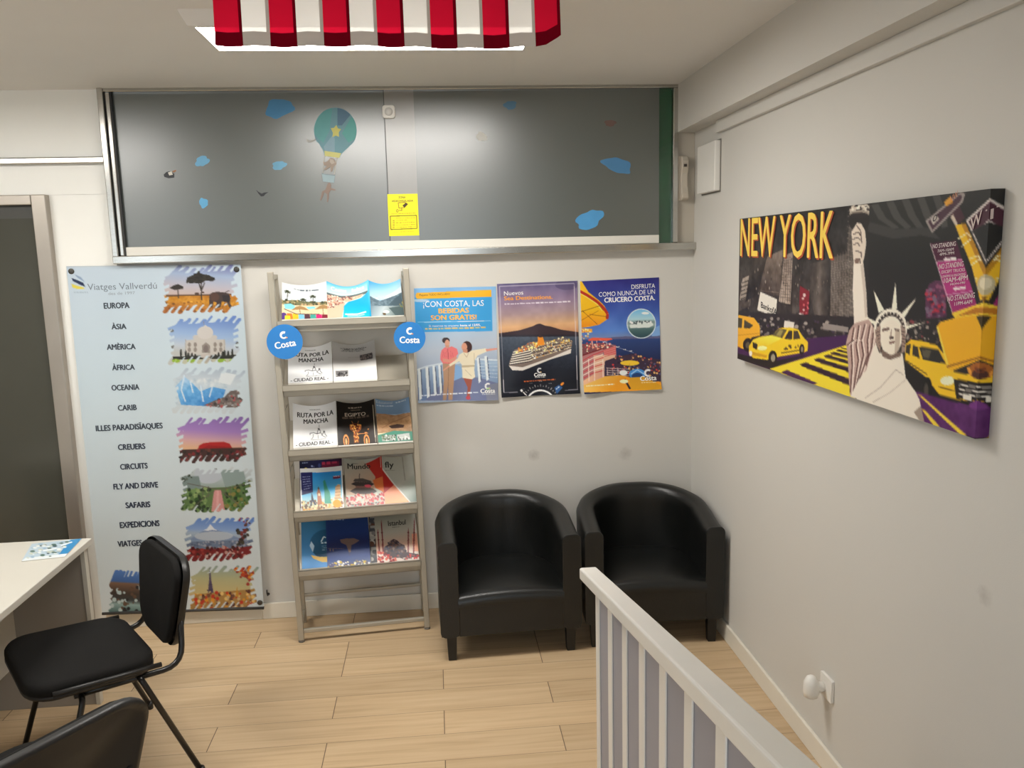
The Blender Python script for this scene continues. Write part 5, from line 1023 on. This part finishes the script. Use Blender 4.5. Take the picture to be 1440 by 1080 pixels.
D = (84, 76, 74); a.poly([(700, 350), (720, 325), (800, 316), (880, 336), (890, 350)], D); a.poly([(676, 376), (720, 352), (880, 350), (915, 366), (880, 384), (720, 388)], (70, 62, 62)); a.poly([(720, 388), (880, 384), (870, 410), (724, 416)], (130, 96, 88)); a.poly([(656, 442), (716, 408), (890, 404), (936, 430), (900, 450), (720, 466)], D); a.line([(768, 318), (772, 275)], 8, D); a.poly([(900, 330), (1004, 300), (1006, 440), (920, 400)], (206, 110, 60)); a.ell(846, 384, 34, 14, (226, 90, 110))
a.specks([(612, 500), (700, 470), (1006, 440), (1006, 545), (612, 586)], 150, [(170, 36, 44), (226, 190, 176), (120, 30, 36), (206, 150, 130), (190, 70, 70)], 6, 14, 5); [a.dashes((650+q*190, 572-q*20), (770+q*180, 560-q*22), 14, (50, 40, 40), q) for q in (0, 1)]
brochure(a, 3, .280, .190, .010, 'red and grey brochure with a pagoda, middle of the fourth rack shelf', sag=.004)
a = cover(V, [(1010, 130), (1330, 105), (1345, 520), (1008, 545)], (168, 168, 156), 1.2)
a.grad([(1005, 100), (1350, 100), (1350, 540), (1005, 545)], (1040, 130), (1330, 500), [(0, (166, 166, 154)), (.6, (172, 172, 162)), (1, (110, 126, 116))]); a.poly([(1008, 220), (1130, 366), (1030, 450), (1008, 470)], (172, 40, 36)); a.grad([(1130, 368), (1270, 530), (1008, 548), (1008, 460)], (1120, 380), (1150, 530), [(0, (206, 120, 90)), (1, (226, 160, 110))]); a.line([(1010, 214), (1130, 362), (1280, 530)], 12, (206, 204, 196)); a.text('fly', (1052, 222), (1138, 212), 50, (40, 40, 38), .02); a.dashes((1050, 250), (1150, 242), 7, (120, 120, 112)); a.line([(1228, 120), (1240, 330)], 10, (140, 138, 128))
brochure(a, 3, .462, .168, .008, 'grey and red brochure with a diagonal stripe, right end of the fourth rack shelf')
V = (410, 710, 7.2)
a = cover(V, [(120, 170), (520, 140), (500, 612), (88, 660)], (60, 110, 150), 1.3)
a.grad([(90, 140), (520, 140), (520, 660), (90, 660)], (200, 180), (200, 640), [(0, (38, 84, 112)), (.5, (50, 104, 146)), (1, (92, 150, 206))]); a.ell(370, 420, 180, 150, (30, 74, 104)); a.poly([(185, 430), (205, 385), (232, 430), (212, 492)], (156, 176, 190)); a.poly([(190, 520), (280, 536), (420, 526), (420, 580), (290, 584), (210, 552)], (206, 170, 90)); a.line([(300, 390), (330, 340), (350, 350)], 10, (200, 214, 222)); a.dashes((300, 410), (365, 406), 18, (206, 220, 228)); [a.dashes((304, 436+k*18), (362, 432+k*18), 8, (150, 180, 200), k) for k in range(3)]
brochure(a, 4, .040, .205, .006, 'pale blue brochure with a round emblem, left end of the bottom rack shelf', curl=.0005)
a = cover(V, [(372, 148), (792, 92), (800, 585), (360, 632)], (40, 60, 110), 1.3)
a.grad([(350, 90), (810, 90), (810, 640), (350, 640)], (560, 110), (580, 620), [(0, (40, 64, 116)), (.35, (36, 56, 110)), (.55, (26, 38, 84)), (.8, (44, 66, 120)), (1, (120, 126, 150))]); a.dashes((405, 172), (560, 162), 20, (190, 206, 226)); a.poly([(500, 350), (560, 336), (640, 330), (695, 350), (650, 380), (610, 400), (600, 470), (580, 470), (560, 400), (510, 380)], (126, 100, 84), .8); a.line([(380, 440), (540, 436)], 6, (120, 100, 96), .7); [a.ell(x, 455, 5, 14, (130, 110, 100)) for x in (400, 428)]; a.line([(586, 470), (586, 500)], 12, (56, 62, 100))
a.specks([(362, 615), (420, 570), (800, 545), (800, 590), (362, 640)], 90, [(226, 214, 180), (196, 170, 80), (110, 104, 110), (240, 236, 226), (90, 90, 120)], 6, 15, 3)
brochure(a, 4, .165, .214, .008, 'deep blue evening brochure, middle of the bottom rack shelf', extra=.014, curl=.001)
a = cover(V, [(790, 130), (1010, 110), (1010, 570), (800, 590)], (70, 72, 78), 1.3); a.specks([(795, 130), (1000, 110), (1000, 570), (800, 590)], 70, [(50, 50, 54), (120, 118, 116), (90, 60, 50), (170, 166, 160)], 10, 26, 4); [a.poly([(805, 150+k*100), (860, 146+k*100), (860, 170+k*100), (805, 176+k*100)], (150, 148, 144)) for k in range(4)]
brochure(a, 4, .382, .120, .005, 'dark brochure mostly hidden behind the mosque cover, bottom rack shelf', curl=.0005)
a = cover(V, [(868, 92), (1255, 66), (1318, 530), (862, 580)], (170, 166, 156), 1.3)
a.grad([(860, 60), (1330, 60), (1330, 560), (860, 590)], (1000, 90), (1060, 480), [(0, (132, 130, 118)), (.45, (168, 164, 152)), (.8, (196, 160, 140)), (1, (206, 190, 180))]); a.poly([(1230, 270), (1330, 260), (1330, 440), (1250, 440)], (222, 150, 124)); a.text('Istanbul', (1000, 196), (1172, 182), 44, (26, 26, 24), .02); a.dashes((1040, 214), (1110, 208), 8, (90, 90, 84))
for x, t_ in ((896, 220), (936, 140), (1196, 210), (1252, 120)): a.poly([(x-6, 470), (x-5, t_+40), (x, t_), (x+5, t_+40), (x+8, 470)], (112, 40, 44)); a.line([(x-10, 330), (x+10, 328)], 7, (90, 30, 36)); a.line([(x-10, 260), (x+10, 258)], 6, (90, 30, 36))
D = (66, 52, 58); a.poly([(940, 470), (950, 400), (1000, 370), (1020, 335), (1050, 318), (1090, 335), (1112, 362), (1160, 380), (1180, 450), (1300, 470), (1310, 500), (900, 520)], D); a.specks([(945, 470), (960, 390), (1050, 322), (1160, 385), (1180, 470)], 60, [(40, 36, 50), (120, 100, 96), (90, 60, 50), (60, 60, 84)], 6, 14, 4); a.specks([(870, 560), (885, 420), (960, 470), (1070, 520), (1060, 560)], 60, [(170, 32, 44), (120, 20, 34), (196, 90, 70), (226, 200, 190)], 8, 18, 5); a.poly([(1000, 560), (1100, 540), (1315, 515), (1318, 530), (1000, 575)], (200, 190, 184)); a.specks([(1080, 480), (1310, 460), (1310, 520), (1080, 530)], 40, [(110, 90, 86), (190, 60, 60), (60, 50, 54)], 5, 12, 6)
brochure(a, 4, .412, .212, .008, 'mosque brochure with red minarets, right end of the bottom rack shelf', extra=.012, curl=.001)

# round blue discs on the rack posts
def badge(c, r, label, tilt):
    q = [(-1, -1), (1, -1), (1, 1), (-1, 1)]; t = thing('round_sign', label, 'sign', c, rad(5), 'round blue discs on the rack')
    MB().prism([(r*math.cos(k), r*math.sin(k)) for k in np.linspace(0, 2*math.pi, 48, endpoint=False)], .003, mat('blue_card', (36, 122, 196), .4, var=.02), Matrix(((1,0,0,0),(0,0,-1,0),(0,1,0,0),(0,0,0,1)))).build('disc', t)
    lt = MB(); gv, gf = glyphs('Costa', 0.0); w = .095; x0, x1 = gv[:, 0].min(), gv[:, 0].max(); k = w/(x1-x0); ct, st_ = math.cos(tilt), math.sin(tilt)
    def pt(x, z): return (x*ct-z*st_, -.0034, x*st_+z*ct)
    for ci, (dx, dy) in enumerate(((-.03, 0), (.03, 0), (0, .015), (0, -.015), (0, 0))): lt.add([tuple(c_-.00003*ci*(n_ == 1) for n_, c_ in enumerate(pt((x+dx-x0)*k-w/2, (y+dy)*k*1.1-.026))) for x, y in gv], gf, ink(WHT))
    aa = np.linspace(rad(55), rad(315), 16); o = [pt(.002+.018*math.cos(b), .032+.018*math.sin(b)) for b in aa]+[pt(.002+.009*math.cos(b), .030+.009*math.sin(b)) for b in aa[::-1]]
    lt.add(o, [(i, i+1, len(o)-2-i, len(o)-1-i) for i in range(15)], ink(WHT)); lt.add([pt(.012+.006*math.cos(b), .018+.003*math.sin(b)) for b in np.linspace(0, 6.28, 10, endpoint=False)], [tuple(range(10))], ink((235, 150, 70)))
    lt.build('lettering', t, fix=False)
badge((-.708, -.345, 1.513), .082, 'round blue disc on the left post of the rack', rad(8))
badge((-.128, -.292, 1.508), .076, 'round blue disc on the right post of the rack', rad(-2))

# yellow camera notice on the window strip
A = Art([(675, 720), (905, 716), (918, 1032), (690, 1037)], 80, 110, (246, 216, 30), 1.15, (420, 140, 5.4))
A.text('ZONA', (760, 752), (814, 751), 16, (70, 56, 20), .02); A.text('VIDEOVIGILADA', (708, 780), (872, 776), 14, (70, 56, 20), .02)
for p in ([(758, 786), (812, 782), (806, 822), (764, 826), (758, 786)], [(784, 824), (786, 844), (764, 842)]): A.line(p, 5, (120, 96, 30))
A.poly([(790, 806), (818, 784), (832, 796), (806, 824)], (60, 44, 20)); A.ell(752, 846, 9, 12, (110, 88, 30)); A.ell(752, 846, 5, 7, (246, 216, 30)); A.dashes((705, 872), (895, 866), 6, (150, 124, 30))
for p in ([(698, 886), (896, 880), (900, 978), (704, 986), (698, 886)],): A.line(p, 6, (90, 72, 24))
for k in range(5): A.dashes((740, 905+k*17), (890 if k != 1 else 830, 900+k*17), 6, (150, 124, 30), k); A.line([(716, 920+k*13), (732, 919+k*13)], 6, (150, 124, 30))
A.dashes((715, 1008), (880, 1004), 6, (180, 150, 30)); NW = -.216
o = A.build('camera_notice', plane_fn((-.216, -.0225, 2.203), (1, 0, .0), (0, 0, -1), (0, -1, 0), .150, .206), None, .45, .0006); tag(o, 'yellow video surveillance notice on the pale strip of the window', 'notice')

# stickers on the frosted panes: traced in metres on the glass
WH = homog([(-1.503, 0), (1.17, 0), (1.17, 1), (-1.503, 1)], [(0, 0), (1, 0), (1, 1), (0, 1)])
from mathutils.geometry import tessellate_polygon
PXW = homog([(158, 130), (540, 130), (543, 340), (180, 348)], [(-1.498, 2.704), (-.210, 2.695), (-.234, 1.970), (-1.495, 1.971)])
PXR = homog([(582, 130), (925, 128), (925, 338), (585, 340)], [(-.064, 2.694), (1.168, 2.692), (1.170, 1.944), (-.084, 1.966)])
def sticker(name, label, cat, layers, left=True, group=None):
    mb = MB(); y = -.0106 if left else -.0206
    for i, (pts, c) in enumerate(layers):
        q = hap(PXW if left else PXR, pts); yy = y-.00025*i; tri = tessellate_polygon([[Vector((p[0], p[1], 0)) for p in q]]); n = len(q)
        mb.add([(p[0], yy, p[1]) for p in q], [tuple(t_) for t_ in tri], mat('vinyl_%d_%d_%d' % c, c, .45, var=.05, vscale=14))
        mb.add([(p[0], yy, p[1]) for p in q]+[(p[0], y+.0006, p[1]) for p in q], [(k, (k+1) % n, n+(k+1) % n, n+k) for k in range(n)], MATS['vinyl_%d_%d_%d' % c])
    o = mb.build(name, fix=False); return tag(o, label, cat, group)
def cloud(cx, cy, rx, ry, rot, seed, n=30):
    rs = random.Random(seed); ph = [rs.uniform(0, 6.28) for _ in range(3)]; out = []
    for k in range(n):
        a = 2*math.pi*k/n; r = 1+.10*math.sin(3*a+ph[0])+.07*math.sin(5*a+ph[1])+.04*math.sin(8*a+ph[2]); x, y = rx*r*math.cos(a), ry*r*math.sin(a); b = rad(rot); out.append((cx+x*math.cos(b)-y*math.sin(b), cy+x*math.sin(b)+y*math.cos(b)))
    return out
GC = 'cloud stickers on the frosted window'
sticker('cloud_sticker', 'blue cloud sticker at the top of the left pane, left of the balloon', 'sticker', [(cloud(393, 153, 20, 13, -12, 1), (66, 128, 172))], True, GC)
sticker('cloud_sticker', 'light blue cloud sticker right of the toucan sticker', 'sticker', [(cloud(285, 227, 10, 7, -20, 2), (110, 170, 206))], True, GC)
sticker('cloud_sticker', 'lowest small blue cloud sticker on the left pane', 'sticker', [(cloud(287, 285.5, 6, 7, -20, 3), (96, 166, 208))], True, GC)
sticker('cloud_sticker', 'faint blue cloud sticker between the bird and the balloon', 'sticker', [(cloud(393, 233, 10, 6, -12, 4), (104, 160, 190))], True, GC)
sticker('cloud_sticker', 'small dim cloud sticker at the top of the right pane', 'sticker', [(cloud(717, 149, 9, 6, -4, 5), (76, 116, 144))], False, GC)
sticker('cloud_sticker', 'blue cloud sticker at the right of the right pane, by the green strip', 'sticker', [(cloud(867, 233, 21, 10, 16, 6), (74, 128, 172))], False, GC)
sticker('cloud_sticker', 'brightest blue cloud sticker, low on the right pane', 'sticker', [(cloud(828, 309, 20, 12, -26, 7), (78, 152, 206))], False, GC)
sticker('cloud_sticker', 'pale white cloud sticker near the top of the right pane', 'sticker', [(cloud(677, 193, 8, 6, 20, 8), (196, 196, 190))], False, GC)
sticker('plane_sticker', 'faint reddish sticker above the blue clouds on the right pane', 'sticker', [(cloud(857, 174, 8, 4.5, 0, 9), (112, 88, 80))], False)
sticker('toucan_sticker', 'small dark bird sticker with an orange beak, far left of the window', 'sticker', [([(231, 246), (235, 242), (240, 241), (246, 245), (246, 250), (238, 251), (232, 249)], (44, 46, 50)), ([(237, 243), (242, 241), (244, 246), (239, 247)], (206, 202, 192)), ([(243, 241), (248, 239), (249, 241), (245, 243)], (150, 104, 70))])
sticker('bird_sticker', 'black flying bird sticker below the middle of the left pane', 'sticker', [([(360.5, 267), (364, 270), (368.5, 272.5), (372, 271), (378, 270.5), (374, 273), (371.5, 276), (367.5, 276.5), (364, 272.5)], (40, 42, 46))])
def V2(p): return [(420+x/5.4, 140+y/5.4) for x, y in p]
def arc(cx, cy, rx, ry, a0, a1, n=20): return [(cx+rx*math.cos(rad(a0+(a1-a0)*k/n)), cy+ry*math.sin(rad(a0+(a1-a0)*k/n))) for k in range(n+1)]
L_ = []
env = arc(280, 238, 162, 174, 150, 390, 40); L_.append((V2(env+[(395, 350), (330, 412), (312, 445), (200, 430), (186, 385), (150, 330)]), (96, 142, 152)))
L_.append((V2(arc(280, 238, 160, 172, 172, 262, 14)+[(235, 240), (190, 330), (150, 300)]), (84, 150, 150))); L_.append((V2([(296, 68)]+arc(280, 238, 160, 172, 278, 316, 10)+[(330, 200), (296, 200)]), (74, 110, 134)))
L_.append((V2([(400, 140)]+arc(280, 238, 160, 172, -36, 22, 10)+[(380, 330), (330, 260)]), (76, 152, 146))); L_.append((V2([(262, 270), (275, 300), (275, 412), (205, 400), (192, 360)]), (120, 152, 166)))
L_.append((V2([(246, 220), (270, 218), (288, 196), (300, 222), (324, 228), (306, 252), (308, 286), (284, 276), (258, 288), (262, 256)]), (190, 186, 96))); L_.append((V2([(198, 392), (325, 410), (310, 446), (200, 430)]), (190, 186, 110)))
for p in ([(196, 430), (200, 430), (188, 560), (184, 560)], [(290, 440), (295, 440), (276, 570), (270, 570)]): L_.append((V2(p), (170, 164, 150)))
L_.append((V2([(178, 564), (278, 578), (270, 634), (186, 624)]), (140, 160, 166))); L_.append((V2([(176, 560), (280, 575), (279, 582), (176, 568)]), (110, 122, 124)))
L_.append((V2([(186, 470), (200, 480), (222, 470), (238, 446), (270, 450), (290, 490), (270, 510), (256, 550), (244, 550), (242, 514), (206, 540), (192, 530), (216, 506), (194, 500)]), (140, 124, 110))); L_.append((V2([(240, 452), (266, 458), (276, 484), (252, 494), (238, 476)]), (170, 158, 144)))
L_.append((V2([(222, 640), (236, 632), (250, 648), (246, 672), (282, 684), (280, 694), (246, 690), (232, 712), (232, 748), (224, 780), (216, 780), (218, 720), (196, 706), (186, 740), (172, 770), (164, 766), (180, 700), (206, 686)]), (124, 104, 92)))
L_.append((V2([(62, 298), (84, 314), (104, 310), (130, 300), (132, 308), (104, 326), (78, 328), (62, 316)]), (160, 158, 152)))
sticker('balloon_sticker', 'hot-air balloon sticker with climbing monkeys on the left pane', 'sticker', L_)

# leaflet on the desk
a = Art([(46, 763), (115, 756), (90, 783), (33, 788)], 60, 90, (186, 204, 216), .95)
a.poly([(100, 756), (116, 755), (91, 784), (76, 786)], (52, 140, 196)); a.poly([(33, 788), (90, 783), (94, 779), (38, 784)], (226, 232, 234)); a.specks([(46, 765), (100, 759), (78, 782), (38, 785)], 60, [(60, 84, 96), (150, 180, 200), (200, 206, 190), (90, 120, 110), (230, 234, 232)], 1, 3.4, 5, .5); a.line([(84, 768), (100, 762)], 2, (230, 240, 246)); a.line([(60, 775), (78, 772)], 2, (236, 240, 240))
def desk_fn(u, v, off):
    P = Vector((-1.722, -.790, .7412)).lerp(Vector((-1.535, -.756, .7412)), u).lerp(Vector((-1.665, -1.000, .7412)).lerp(Vector((-1.512, -.975, .7412)), u), v); return P+Vector((0, 0, off+.002))
o = a.build('desk_leaflet', desk_fn, None, .3, .0018); tag(o, 'blue and grey travel leaflet lying on the white desk corner', 'leaflet')
